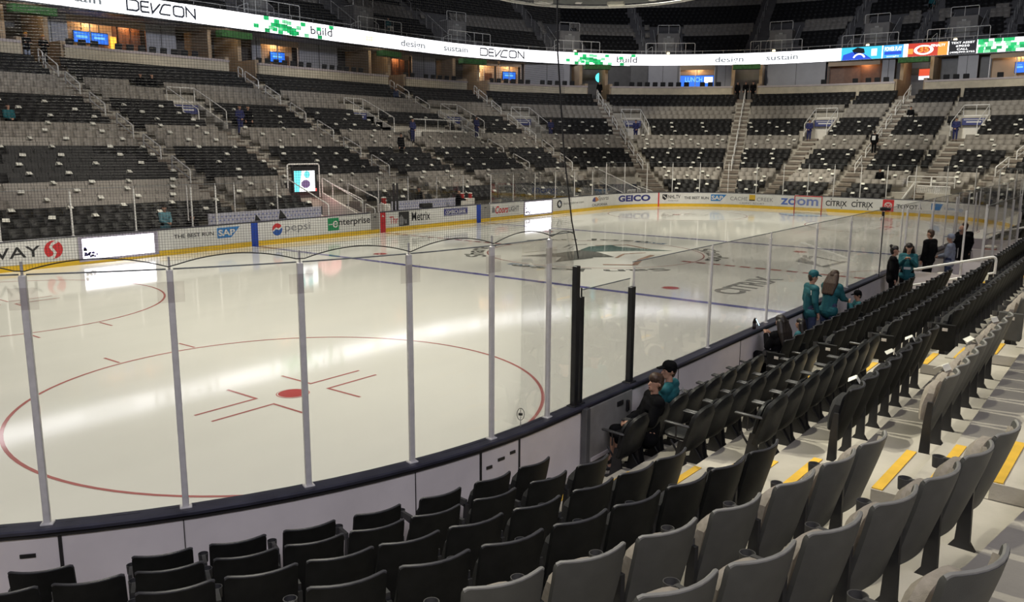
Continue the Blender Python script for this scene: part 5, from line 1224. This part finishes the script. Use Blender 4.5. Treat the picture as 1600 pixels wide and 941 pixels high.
for i, s in enumerate(UAISL):
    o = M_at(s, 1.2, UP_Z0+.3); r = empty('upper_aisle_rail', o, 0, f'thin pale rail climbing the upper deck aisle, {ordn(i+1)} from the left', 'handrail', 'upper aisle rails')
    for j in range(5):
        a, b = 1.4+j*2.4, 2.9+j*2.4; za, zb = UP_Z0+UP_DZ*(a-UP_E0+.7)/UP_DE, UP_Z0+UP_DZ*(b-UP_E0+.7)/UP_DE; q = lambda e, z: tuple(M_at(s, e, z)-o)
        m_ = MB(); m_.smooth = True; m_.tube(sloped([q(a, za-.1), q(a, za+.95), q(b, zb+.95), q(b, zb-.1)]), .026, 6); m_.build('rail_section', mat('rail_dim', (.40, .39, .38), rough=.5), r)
# ------------------------------------------------------------------ centre scoreboard, underside only shows
r = empty('scoreboard', (0, 0, 10.8), 0, 'round rim and underside of the hanging centre scoreboard', 'scoreboard')
m_ = MB(); m_.smooth = True; m_.tube([(5*math.cos(a), 5*math.sin(a), 0) for a in np.linspace(0, 2*PI, 97)[:-1]], .06, 8, closed=True); m_.build('lower_rim', M_alu, r)
m_ = MB(); m_.lathe((0, 0, .1), [(4.9, 0), (4.9, 1.6), (.01, 1.6)], 64); m_.build('underside', mat('scoreboard_grey', (.07, .075, .08), rough=.7), r)
for i, a in enumerate(np.linspace(0, 2*PI, 17)[:-1]):
    R = Matrix.Rotation(a, 3, 'Z'); MB().box((4.35*math.cos(a), 4.35*math.sin(a), .30), (.5, .75, .7) if i % 2 else (.3, .3, .5), R, bev=.03).build('speaker_box' if i % 2 else 'spot_lamp', M_white if i % 4 == 1 else M_alu, r)
# ------------------------------------------------------------------ cards left on the seats
M_card = mat('rally_card', (.80, .79, .70), rough=.7, scale=8, amt=.06)
m_ = MB(); m_.slab([[(-.12, -.02, .15), (-.13, .11, .03)], [(.12, -.01, .16), (.13, .12, .04)]], [[(-.12, -.03, .145), (-.13, .10, .024)], [(.12, -.02, .155), (.13, .11, .03)]])
m_.slab([[(-.12, -.03, .15), (-.12, -.09, .0)], [(.12, -.02, .16), (.12, -.08, .01)]], [[(-.12, -.04, .145), (-.12, -.10, .0)], [(.12, -.03, .155), (.12, -.09, .01)]])
CARDV, CARDF = list(m_.v), list(m_.f); ME_card = m_.mesh('rally_card', M_card)
cl = []; random.seed(11)
for k in range(1, 18):
    L_ = sorted(FARPOS[k]); j = random.randrange(4)
    for n_, t in enumerate(L_):
        j -= 1
        if j > 0: continue
        j = random.choice((3, 4, 4, 5))
        if k <= 2 and t < tL(9): continue
        p = pos(t, D(k)-.16, FL(k)+.765)
        if in_view(p, 6): cl.append((math.dist(p, CAM), p, facing(t)+random.uniform(-.5, .5), k, t, n_))
for x, k in ((-20.45, 4), (-18.8, 4), (-17.75, 4), (-20.45, 5), (-18.8, 5), (-17.2, 5), (-18.8, 6), (-19.9, 6)):
    cl.append((0, pos(tN(x), D(k)-.25, FL(k)+.757), facing(tN(x))+random.uniform(-.8, .8), -k, tN(x), 0))
cl.sort(key=lambda c: c[0])
def secname(t):
    if t < tL(-6.45): return 'left stand before the first handrail steps'
    if t < tL(7.4): return 'left stand around the first entrance'
    if t < tL(22): return 'left stand around the second entrance'
    if t < tA(71): return 'stand by the third entrance'
    if t < tA(46.8): return 'stand by the fourth entrance'
    if t < tA(19.6): return 'far corner stand by the fifth entrance'
    if t < tE(0): return 'far end stand by the sixth entrance'
    if t < tBR(-19.6): return 'far end stand by the seventh entrance'
    return 'right far corner stand'
CNT = {}; cnt2 = {}
for c in sorted(cl[:300], key=lambda c: (c[3], c[4])):
    key = (c[3], secname(c[4]) if c[3] > 0 else 'near'); CNT[key] = CNT.get(key, 0)+1
    lb = f'white card, {ordn(c[3])} row up, {ordn(CNT[key])} from left, {key[1]}' if c[3] > 0 else f'white folded card on the {ordn(-c[3])} row padded chairs, {ordn(CNT[key])} from the far steps'
    o = obj('rally_card', ME_card, None, c[1], c[2])
    if c[3] < 0: o.scale = (.62, .62, .4)
    tag(o, lb, 'card', 'cards on the seats')
m_ = MB()
for c in cl[300:]:
    R = Matrix.Rotation(c[2], 3, 'Z'); m_.add([tuple(R @ Vector(v)+Vector(c[1])) for v in CARDV], CARDF)
if cl[300:]: tag(m_.build('scattered_cards', M_card), 'small white folded cards scattered over the far seats', 'cards', 'cards on the seats', 'stuff')
# ------------------------------------------------------------------ people
M_skin = mat('skin', (.50, .28, .19), rough=.55, scale=20, amt=.08); M_skin2 = mat('skin_tan', (.36, .19, .12), rough=.55, scale=20, amt=.08)
M_hair = mat('hair_dark', (.018, .013, .011), rough=.5, scale=30, amt=.4); M_hairb = mat('hair_brown', (.055, .03, .018), rough=.55, scale=30, amt=.4); M_hairg = mat('hair_grey', (.35, .33, .31), rough=.6, scale=30, amt=.2)
M_teal = mat('jersey_teal', (.008, .105, .125), rough=.75, scale=14, amt=.15, bump=.2, bscale=60); M_blk = mat('cloth_black', (.0065, .0065, .0075), rough=.95, spec=.10, scale=16, amt=.3, bump=.2, bscale=60)
M_suit = mat('suit_navy', (.018, .022, .10), rough=.8, scale=14, amt=.2); M_denim = mat('denim', (.03, .045, .10), rough=.85, scale=20, amt=.25); M_eye = mat('eye_dark', (.012, .01, .01), rough=.3)
M_gry = mat('cloth_grey', (.22, .25, .33), rough=.85, scale=14, amt=.15); M_shoe = mat('shoe_dark', (.02, .02, .022), rough=.55); M_print = mat('jersey_print', (.62, .62, .60), rough=.7); M_camo = mat('cloth_patch', (.42, .25, .30), rough=.85, scale=5, amt=.8)
def capsule(mb, a, b, ra, rb, n=10):
    a, b = Vector(a), Vector(b); d = b-a; L_ = d.length
    if L_ < 1e-6: d = Vector((0, 0, 1))
    R = d.to_track_quat('Z', 'Y').to_matrix(); prof = []
    for i in range(5): t = PI/2*(i/4); prof.append((max(1e-5, ra*math.sin(t)), -ra*math.cos(t)))
    for i in range(5): t = PI/2*(i/4); prof.append((max(1e-5, rb*math.cos(t)), L_+rb*math.sin(t)))
    vs = []; fs = []
    for r, h in prof:
        for j in range(n):
            q = R @ Vector((r*math.cos(2*PI*j/n), r*math.sin(2*PI*j/n), h)); vs.append(tuple(q+a))
    for i in range(len(prof)-1):
        for j in range(n): fs.append((i*n+j, i*n+(j+1) % n, (i+1)*n+(j+1) % n, (i+1)*n+j))
    fs.append(tuple(reversed(range(n)))); fs.append(tuple((len(prof)-1)*n+j for j in range(n))); mb.add(vs, fs)
def blob(name, caps, mt, vox, parent, smooth=3):
    mb = MB()
    for c in caps: capsule(mb, *c)
    me0 = mb.mesh(name+'_source', mt); o = bpy.data.objects.new(name+'_source', me0); COL.objects.link(o)
    m = o.modifiers.new('r', 'REMESH'); m.mode = 'VOXEL'; m.voxel_size = vox
    if smooth: s = o.modifiers.new('s', 'SMOOTH'); s.iterations = smooth; s.factor = .5
    dg = bpy.context.evaluated_depsgraph_get(); me = bpy.data.meshes.new_from_object(o.evaluated_get(dg)); me.name = name
    bpy.data.objects.remove(o); bpy.data.meshes.remove(me0)
    me.polygons.foreach_set('use_smooth', [True]*len(me.polygons)); me.materials.clear(); me.materials.append(mt)
    return obj(name, me, parent)
def lerp(a, b, f): return tuple(Vector(a)*(1-f)+Vector(b)*f)
def person(label, loc, rz, pose='stand', H=1.75, top=M_blk, legs=M_blk, hair=M_hair, skin=M_skin, hairstyle='short', cap=None, vox=.011, turn=0.0, nod=0.0, shorts=False, jacket=False, arms='down', lean=0.0, stripes=None, group=None, female=False, hold=None, shoes=M_shoe):
    """local frame: +y faces forward, x to the person's left, feet on z=0"""
    r = empty('person', loc, rz, label, 'person', group); k = H/1.75; V = lambda x, y, z: (x*k, y*k, z*k)
    sit = pose == 'sit'; hz = .47 if sit else .93
    hip = {s: V(s*.09, 0 if not sit else .0, hz) for s in (-1, 1)}
    if sit: knee = {s: V(s*.13, .44, hz+.03) for s in (-1, 1)}; ank = {s: V(s*.12, .47, .09) for s in (-1, 1)}
    else: knee = {s: V(s*.10, .02, .50) for s in (-1, 1)}; ank = {s: V(s*.11, -.02, .09) for s in (-1, 1)}
    c, s_ = math.cos(lean), math.sin(lean)
    def T(x, y, z): return V(x, y*c+z*s_, hz+z*c-y*s_)      # torso frame, z above the hips
    sw = .165 if female else .19
    sh = {s: T(s*sw, -.01, .50) for s in (-1, 1)}
    if arms == 'down': el = {s: T(s*(sw+.06), -.02, .22) for s in (-1, 1)}; wr = {s: T(s*(sw+.05), .06, -.03) for s in (-1, 1)}
    elif arms == 'lap': el = {s: T(s*(sw+.03), .06, .23) for s in (-1, 1)}; wr = {s: T(s*.08, .28, .16) for s in (-1, 1)}
    elif arms == 'phone': el = {s: T(s*(sw+.05), .10, .26) for s in (-1, 1)}; wr = {s: T(s*.07, .30, .45) for s in (-1, 1)}
    elif arms == 'reach': el = {s: T(s*(sw+.04), .16, .28) for s in (-1, 1)}; wr = {s: T(s*.15, .42, .26) for s in (-1, 1)}
    elif arms == 'folded': el = {s: T(s*(sw+.06), .04, .24) for s in (-1, 1)}; wr = {s: T(-s*.06, .20, .28) for s in (-1, 1)}
    elif arms == 'clasp': el = {s: T(s*(sw+.07), .02, .22) for s in (-1, 1)}; wr = {s: T(s*.03, .20, .06) for s in (-1, 1)}
    elif arms == 'mouth': el = {s: T(s*(sw+.05), .16, .24) for s in (-1, 1)}; wr = {s: T(s*.06, .22, .50) for s in (-1, 1)}
    neck = T(0, 0, .56); hc = Vector(T(0, .015, .735)); fine = vox < .014; fr = .0085 if fine else .012
    RT = Matrix.Rotation(turn, 3, 'Z') @ Matrix.Rotation(-nod-lean*.3, 3, 'X')
    Hh = lambda x, y, z: tuple(hc+RT @ Vector((x*k, y*k, z*k)))
    # body, one continuous surface
    B = [(T(0, 0, .02), T(0, 0, .30), .125*k, .13*k), (T(-.07, 0, .05), T(.07, 0, .05), .115*k, .115*k), (T(-.08, -.005, .40), T(.08, -.005, .40), .115*k, .115*k), (sh[-1], sh[1], .065*k, .065*k), (T(0, 0, .46), neck, .07*k, .055*k), (neck, Hh(0, -.01, -.06), .054*k, .055*k)]
    B += [(Hh(0, -.018, .045), Hh(0, -.018, .02), .088*k, .090*k), (Hh(0, .02, .0), Hh(0, .03, -.07), .072*k, .052*k), (Hh(0, .062, -.085), Hh(0, .055, -.075), .030*k, .032*k), (Hh(0, .088, .015), Hh(0, .108, -.025), .010*k, .015*k), (Hh(0, .085, -.062), Hh(.0, .082, -.062), .016*k, .016*k)]
    for s in (-1, 1):
        B += [(Hh(s*.088, -.012, .012), Hh(s*.090, -.018, -.022), .014*k, .011*k), (Hh(s*.034, .066, .032), Hh(s*.02, .074, .034), .016*k, .014*k)]
        B += [(sh[s], el[s], .052*k, .040*k), (el[s], wr[s], .038*k, .027*k), (hip[s], knee[s], .085*k, .055*k), (knee[s], lerp(knee[s], ank[s], .35), .052*k, .052*k), (lerp(knee[s], ank[s], .3), ank[s], .054*k, .036*k), (ank[s], tuple(Vector(ank[s])+Vector((0, .12*k, -.045*k))), .04*k, .032*k)]
        d = (Vector(wr[s])-Vector(el[s])).normalized(); up = Vector((0, 0, 1)) if abs(d.z) < .8 else Vector((0, 1, 0)); sd = d.cross(up).normalized(); nm = sd.cross(d).normalized()
        W0 = Vector(wr[s]); pal = W0+d*.085*k
        B.append((tuple(W0), tuple(pal), .026*k, .030*k))
        for f in (-1, 1): B.append((tuple(W0+d*.03*k+sd*f*.015*k), tuple(pal+sd*f*.022*k), .018*k, .016*k))
        cl = -nm if arms in ('down',) else nm*-1
        for fi, (o_, ln) in enumerate(((-.030, .062), (-.010, .074), (.010, .070), (.029, .054))):
            p0 = pal+sd*o_*k; p1 = p0+d*ln*.55*k+cl*.012*k; p2 = p1+d*ln*.40*k+cl*.030*k; B += [(tuple(p0), tuple(p1), fr*1.05, fr), (tuple(p1), tuple(p2), fr, fr*.85)]
        th0 = W0+d*.03*k+sd*(.026*-s)*k; th1 = th0+d*.045*k+sd*(.030*-s)*k+cl*.012*k; B += [(tuple(th0), tuple(th1), fr*1.4, fr*1.1), (tuple(th1), tuple(th1+d*.03*k+cl*.012*k), fr*1.1, fr*.9)]
    blob('body', B, skin, vox, r, 2)
    # clothes
    C = .022*k if not jacket else .029*k
    U = [(T(0, 0, -.06), T(0, 0, .30), .145*k+C*.6, .14*k+C), (T(-.075, 0, -.04), T(.075, 0, -.04), .125*k+C*.8, .125*k+C*.8), (T(-.085, -.005, .40), T(.085, -.005, .40), .118*k+C, .118*k+C), (sh[-1], sh[1], .068*k+C, .068*k+C), (T(0, -.005, .47), T(0, -.005, .535), .085*k, .066*k)]
    if jacket: U.append((T(-.03, -.05, .52), T(.03, -.05, .52), .065*k, .065*k))
    for s in (-1, 1):
        w_ = lerp(el[s], wr[s], .93 if (jacket or arms != 'down' or top is M_suit) else .8); U += [(sh[s], el[s], .056*k+C, .048*k+C), (el[s], w_, .046*k+C*.9, .036*k+C*.7)]
    up_ = blob('jacket' if jacket else 'jersey', U, top, max(vox, .012), r, 2)
    if stripes:
        m_ = MB()
        for kind, p, sz in stripes:
            fr_ = lambda a, b, p=p: tuple(Vector(T(*p))+Vector((a*k, 0, b*k)))
            if kind == 'num': put_text(m_, sz[0], lambda a, b: fr_(a, b), -sz[1], sz[1], -sz[2], sz[2], .02)
            else: put_rect(m_, -sz[0], sz[0], -sz[1], sz[1], fr_)
        m_.build('jersey_print', M_print, up_)
    P = []
    for s in (-1, 1):
        e = lerp(knee[s], ank[s], .12 if shorts else .97); P += [(hip[s], knee[s], .105*k, .075*k+(.01*k if shorts else 0)), (knee[s], e, .072*k+(.012*k if shorts else 0), (.078 if shorts else .056)*k)]
    P += [(T(-.07, 0, .0), T(.07, 0, .0), .128*k, .128*k), (T(-.055, 0, .07), T(.055, 0, .07), .128*k, .128*k)]
    blob('shorts' if shorts else 'trousers', P, legs, max(vox, .013), r, 2)
    for s in (-1, 1):
        a = Vector(ank[s]); blob('shoe', [(tuple(a+Vector((0, -.03, -.045))*k), tuple(a+Vector((0, .14, -.052))*k), .042*k, .036*k), (tuple(a+Vector((0, 0, 0))), tuple(a+Vector((0, .02, -.03))*k), .046*k, .046*k)], shoes, max(vox, .012), r, 1)
    # hair, cap, eyes
    if hairstyle == 'short': blob('hair', [(Hh(0, -.028, .055), Hh(0, .012, .068), .092*k, .082*k), (Hh(0, -.05, .01), Hh(0, -.045, -.045), .078*k, .06*k)], hair, max(.008, vox*.8), r, 1)
    elif hairstyle == 'fringe': blob('hair', [(Hh(0, -.028, .055), Hh(0, .02, .070), .098*k, .088*k), (Hh(-.04, .055, .075), Hh(.04, .06, .065), .035*k, .035*k), (Hh(0, -.05, .01), Hh(0, -.05, -.05), .086*k, .066*k), (Hh(-.075, -.02, .03), Hh(-.075, -.03, -.02), .028*k, .022*k), (Hh(.075, -.02, .03), Hh(.075, -.03, -.02), .028*k, .022*k)], hair, max(.008, vox*.8), r, 1)
    elif hairstyle in ('long', 'bun'):
        G = [(Hh(0, -.03, .055), Hh(0, .01, .070), .097*k, .084*k), (Hh(0, -.05, .01), Hh(0, -.05, -.04), .088*k, .07*k)]
        if hairstyle == 'long':
            for x in (-.07, -.035, 0, .035, .07): G += [(Hh(x, -.055, 0), Hh(x*1.5, -.095, -.20), .066*k, .068*k), (Hh(x*1.5, -.095, -.20), Hh(x*1.5, -.125, -.42), .066*k, .035*k)]
        else: G += [(Hh(0, -.10, .12), Hh(0, -.11, .14), .045*k, .042*k)]
        blob('hair', G, hair, max(.009, vox*.8), r, 1)
    elif hairstyle == 'bald': blob('hair', [(Hh(-.06, -.045, -.005), Hh(.06, -.045, -.005), .045*k, .045*k)], hair, max(.008, vox*.8), r, 1)
    if cap is not None:
        cb = blob('cap', [(Hh(0, -.022, .060), Hh(0, .006, .072), .103*k, .094*k), (Hh(0, -.02, .045), Hh(0, -.02, .05), .102*k, .102*k)], cap, max(.008, vox*.8), r, 1)
        blob('cap_brim', [(Hh(-.045, .07, .062), Hh(-.035, .165, .050), .014*k, .012*k), (Hh(.045, .07, .062), Hh(.035, .165, .050), .014*k, .012*k), (Hh(0, .07, .066), Hh(0, .18, .053), .014*k, .012*k), (Hh(-.02, .07, .066), Hh(-.018, .178, .053), .014*k, .012*k), (Hh(.02, .07, .066), Hh(.018, .178, .053), .014*k, .012*k)], cap, .008, cb, 1)
    if fine:
        for s in (-1, 1):
            m_ = MB(); m_.smooth = True; m_.lathe(Hh(s*.034, .076, .014), [(.0001, -.011*k), (.011*k, 0), (.0001, .011*k)], 8); m_.build('eye', M_eye, r)
        m_ = MB(); m_.smooth = True; m_.tube([Hh(-.022, .094, -.060), Hh(0, .100, -.058), Hh(.022, .094, -.060)], .0045*k, 5); m_.build('mouth', mat('lip', (.30, .11, .09), rough=.5), r)
    return r, (lambda x, y, z: Vector(loc)+Matrix.Rotation(rz, 3, 'Z') @ Vector(T(x, y, z)))
NF = facing(tN(0))      # looks at the ice from the near side
f1 = FL(1)
def near(x, d, z=f1): return (x, -12.95-d, z)
person('seated boy in a black hooded jacket and shorts turning his face to the left', near(-20.47, .72, f1+.0), NF+.8, 'sit', 1.70, M_blk, M_blk, M_hairb, hairstyle='fringe', jacket=True, shorts=True, arms='lap', turn=.3, nod=-.12, lean=-.14, vox=.0095)
person('seated boy in a teal jersey and black cap beside the boy in the black jacket', near(-19.79, .66, f1), NF+.15, 'sit', 1.72, M_teal, M_blk, M_hairb, hairstyle='short', cap=M_blk, arms='lap', turn=.75, lean=-.02, vox=.0095, stripes=[('num', (.02, -.185, .38), ('19', -.11, .10)), ('rect', (.12, -.17, .46), (.04, .035))])
person('seated long haired woman in a black shirt holding a lit phone', near(-15.3, .64, f1), NF-.4, 'sit', 1.66, M_blk, M_blk, M_hair, hairstyle='long', arms='phone', turn=.0, nod=.2, vox=.0105, female=True, stripes=[('num', (-.12, -.18, .16), ('88', -.05, .07))])
ph = empty('phone', near(-15.06, .10, 1.20), .2, 'lit phone held by the long haired woman', 'phone'); MB().box((0, 0, 0), (.075, .012, .15), Matrix.Rotation(-.5, 3, 'X'), bev=.005).build('phone_case', M_black, ph)
m_ = MB(); m_.box((0, -.009, -.004), (.066, .004, .138), Matrix.Rotation(-.5, 3, 'X')); m_.build('lit_screen', glow('phone_screen', (.65, .85, .95), 1.6), ph)
person('small dark haired child in a teal shirt sitting beside the long haired woman', near(-14.19, .64, f1-.02), NF, 'sit', 1.38, M_teal, M_blk, M_hair, hairstyle='long', arms='lap', vox=.011, female=True, stripes=[('rect', (-.08, -.17, .40), (.05, .05))])
person('standing man in a teal cap and teal jersey looking right along the glass', near(-12.5, .27, f1), NF-2.4, 'stand', 1.70, M_teal, M_denim, M_hairb, hairstyle='short', cap=M_teal, arms='down', nod=.2, turn=.1, vox=.0105, stripes=[('rect', (.16, -.1, .42), (.05, .05))])
person('standing long haired woman in a teal sweater and jeans leaning forward', near(-12.02, .5, f1), NF-1.8, 'stand', 1.68, M_teal, M_denim, M_hairb, hairstyle='long', arms='reach', lean=.20, nod=.25, jacket=True, vox=.0105, female=True)
person('seated child in a teal striped jersey and black and white cap eating with both hands', near(-10.305, .64, f1-.02), NF+.5, 'sit', 1.42, M_teal, M_blk, M_hair, hairstyle='short', cap=M_blk, arms='mouth', turn=.1, nod=.2, vox=.0105, stripes=[('rect', (.12, -.165, .30), (.10, .018)), ('rect', (.12, -.165, .22), (.10, .018))])
person('standing woman with a high hair bun in black clothes facing right', near(-6.3, .42, f1), NF-2.9, 'stand', 1.68, M_blk, M_blk, M_hair, hairstyle='bun', arms='down', jacket=True, vox=.0115, female=True)
person('standing dark haired woman in a teal jersey looking down at a phone', near(-5.55, .62, f1), NF+1.75, 'stand', 1.70, M_teal, M_blk, M_hair, hairstyle='long', arms='phone', nod=.25, vox=.0115, female=True, stripes=[('rect', (.0, .17, .18), (.09, .035))])
person('standing man in a dark jacket behind the penalty box posts', near(-2.3, .5, .2), NF-.4, 'stand', 1.78, M_blk, M_blk, M_hairb, hairstyle='short', arms='down', jacket=True, vox=.013)
person('man in a pale blue and pink jacket and cap inside the penalty box', near(-1.6, .95, .1), NF, 'stand', 1.72, M_gry, M_denim, M_hairg, hairstyle='short', cap=M_gry, arms='lap', jacket=True, vox=.013, stripes=[('rect', (.12, -.20, .28), (.09, .16))])
person('bald man in a dark suit standing side on in the penalty box', near(-.3, 1.0, .2), NF-1.2, 'stand', 1.80, M_blk, M_blk, M_hairg, hairstyle='bald', arms='lap', jacket=True, vox=.013)
person('man in dark clothes half hidden behind the bald man', near(.9, .9, .2), NF-.9, 'stand', 1.80, M_blk, M_blk, M_hairb, hairstyle='short', arms='down', jacket=True, vox=.014)
# far people
def far(t, k, z=None, dd=0.0): return pos(t, D(k)+dd, FL(int(k)) if z is None else z)
def fp(label, t, k, pose='stand', dd=-.35, z=None, rz=0.0, **kw):
    kw.setdefault('vox', .016); return person(label, far(t, k, z, dd), facing(t)+rz, pose, **kw)
fp('person in a teal top seated at the left edge of the left stand', tL(-12.2), 15, 'sit', top=M_teal, arms='lap')
fp('person in dark clothes seated at the left edge beside the teal top', tL(-13.1), 15, 'sit', top=M_blk, arms='lap')
fp('left one of two people seated together high in the left stand', tL(-2.2), 21, 'sit', dd=-.14, top=M_blk)
fp('right one of two people seated together high in the left stand', tL(-1.45), 21, 'sit', dd=-.14, top=M_blk)
usher = dict(top=M_suit, legs=M_suit, jacket=True, arms='clasp', group='ushers at the entrances')
fp('usher in a blue suit below the first entrance', tL(.9), 15, dd=-.3, **usher)
fp('person in black standing beside the blue suited usher at the first entrance', tL(1.5), 15, dd=-.3, top=M_blk, arms='down')
fp('usher in a blue suit standing at the viewing platform', tL(14.9), 14, dd=-.35, **usher)
fp('usher in a blue suit right of the second entrance near the platform', tA(86.6), 15, dd=-.35, **usher)
fp('usher in a blue suit at the fourth entrance', tA(65.2), 15, dd=-.3, **usher)
fp('usher in a blue suit at the fifth entrance', tA(43.6), 15, dd=-.3, **usher)
fp('usher in a blue suit left of the sixth entrance', tA(3.5), 15, dd=-.3, **usher)
fp('usher in a blue suit at the seventh entrance', tBR(-3.2), 15, dd=-.3, **usher)
fp('person in dark clothes standing between rows of the left stand above the second bench', tL(10.9), 11, dd=-.45, top=M_blk, arms='down', jacket=True)
fp('person in a pale backpack climbing the far end aisle steps', tE(-.32), 12, z=FL(12)+.15, rz=PI, dd=-.2, top=M_blk, jacket=True, stripes=[('rect', (0, -.19, .3), (.13, .17))])
fp('person in dark clothes and pale trousers seated high beside the far end aisle', tE(-1.4), 19, 'sit', dd=-.14, top=M_blk, legs=M_white)
fp('person in dark clothes standing in the lower far end rows', tE(-2.3), 6, 'sit', dd=-.14, top=M_blk, jacket=True)
fp('person in a blue top seated in the top rows of the left stand', tL(20.6), 22, 'sit', dd=-.14, top=M_denim)
fp('person in dark clothes standing in the aisle opening left of the projection screen suite', tA(46.2), 24, z=9.1, dd=1.2, top=M_blk)
for i, (o_, kw) in enumerate(((-.55, dict(female=True, hairstyle='long')), (0, {}), (.5, {}))):
    fp(('woman in dark clothes on the left', 'person in dark clothes in the middle', 'person in dark clothes on the right')[i]+' of the three in the lit aisle opening', tA(19.6)+o_*.38, 24, z=9.1, dd=1.6, top=M_blk, **kw)
fp('left one of two staff in orange caps at the opening by the left edge', tL(-7.2), 24, z=9.1, dd=.6, top=M_blk, legs=M_gry, cap=mat('cap_orange', (.70, .30, .05), rough=.7), arms='folded')
fp('right one of two staff in orange caps at the opening by the left edge', tL(-6.1), 24, z=9.1, dd=.9, top=M_blk, cap=mat('cap_orange', (.70, .30, .05)), arms='folded')
fp('man in a black jacket standing at the second players bench', tL(7.0), 1, z=.16, dd=.0, rz=.8, top=M_blk, jacket=True, arms='reach')
fp('dark haired person sitting behind the second players bench', tL(5.4), 3, 'sit', dd=-.14, top=M_blk, jacket=True)
fp('person in a pale blue shirt behind the left boards next to the first bench', tL(-11.6), 1, z=.2, dd=-.2, top=mat('shirt_pale_teal', (.12, .28, .33), rough=.8), arms='lap')
fp('person in dark clothes crouched by the first bench glass', tL(-10.3), 1, 'sit', z=.2, dd=-.1, top=M_blk, jacket=True)
x_, y_, z_ = RIB.off(55.2, UP_E0+.8-.3, UP_Z0+.5); nx_, ny_ = RIB.nrm(55.2)
person('person in a teal top and white trousers seated low in the upper deck', (x_, y_, z_), math.atan2(-ny_, -nx_)-PI/2, 'sit', 1.75, M_teal, M_white, vox=.018)
x_, y_, z_ = RIB.off(109.2, UP_E0+.8*8-.3, UP_Z0+.5*8); nx_, ny_ = RIB.nrm(109.2)
person('person in a teal top seated high in the upper deck of the far end', (x_, y_, z_), math.atan2(-ny_, -nx_)-PI/2, 'sit', 1.75, M_teal, M_blk, vox=.018)
KEY, SIDE, STAND, AMB, EXPO, NEAR_FILL, UPPER_FILL = 9200, 23000, 9500, 0.03, 0.0, 4700, 15000
# ------------------------------------------------------------------ light
def spot_light(name, loc, target, watts, ang, blend, col, size=0.6):
    l = bpy.data.lights.new(name, 'SPOT'); l.energy = watts; l.spot_size = math.radians(ang); l.spot_blend = blend; l.color = col; l.shadow_soft_size = size
    o = bpy.data.objects.new(name, l); COL.objects.link(o); o.location = loc
    o.rotation_euler = (Vector(target)-Vector(loc)).to_track_quat('-Z', 'Y').to_euler(); return o
LC = (1.0, 0.955, 0.79)
for x in (-24, -8, 8, 24):
    for y in (-9, 9):
        spot_light('rink_light', (x, y, 24), (x, y*0.55, 0), KEY, 76, 0.55, LC, 0.5)
for x, y in ((-25, -19.6), (-19.5, -19.4), (-14, -19.0), (-7, -18.5)): spot_light('side_light', (x, 4, 25), (x+1.0, y, 1.8), SIDE, 21, .25, LC, 0.18)
for lo_, ta in (((0, 0, 20), (8, 42, 18)), ((6, 0, 20), (60, -2, 18)), ((4, 0, 20), (44, 32, 18)), ((0, 0, 20), (-14, 42, 18))): spot_light('upper_fill', lo_, ta, UPPER_FILL, 44, .8, (.80, .86, 1.0), .8)  # unseen bluish spots, added to lift the dark upper deck
def area(name, loc, target, w, h, watts, col):
    l = bpy.data.lights.new(name, 'AREA'); l.shape = 'RECTANGLE'; l.size = w; l.size_y = h; l.energy = watts; l.color = col
    o = bpy.data.objects.new(name, l); COL.objects.link(o); o.location = loc
    o.rotation_euler = (Vector(target)-Vector(loc)).to_track_quat('-Z', 'Y').to_euler(); return o
area('near_fill', (-40, -32, 24), (-24, -13, 0.5), 34, 8, NEAR_FILL, (0.93, 0.90, 1.0))  # added unseen panel behind the camera, fills near seat and board backs
for x in (-18, -6, 6, 18): spot_light('stand_light', (x, -8, 24), (x*1.05, 24, 4.6), STAND*1.45, 38, .35, (1.0, .93, .82), .6)
for y in (-14, -3, 8): spot_light('stand_light', (14, y, 24), (43, y*1.15, 4.6), STAND*1.65, 42, .35, (1.0, .94, .80), .6)
spot_light('stand_light', (6, -4, 24), (37, 21, 4.6), STAND*1.6, 40, .35, (1.0, .93, .82), .6)
w = bpy.data.worlds.new('arena_air'); SC.world = w; w.use_nodes = True
w.node_tree.nodes['Background'].inputs[0].default_value = (0.55, 0.58, 0.72, 1); w.node_tree.nodes['Background'].inputs[1].default_value = AMB
SC.view_settings.view_transform = 'Standard'; SC.view_settings.look = 'None'; SC.view_settings.gamma = 1; SC.view_settings.use_curve_mapping = False
SC.view_settings.exposure = EXPO
SC.cycles.transparent_max_bounces = 24; SC.cycles.max_bounces = 6; SC.cycles.diffuse_bounces = 3; SC.cycles.glossy_bounces = 3
SC.cycles.use_denoising = True; SC.cycles.sample_clamp_indirect = 6
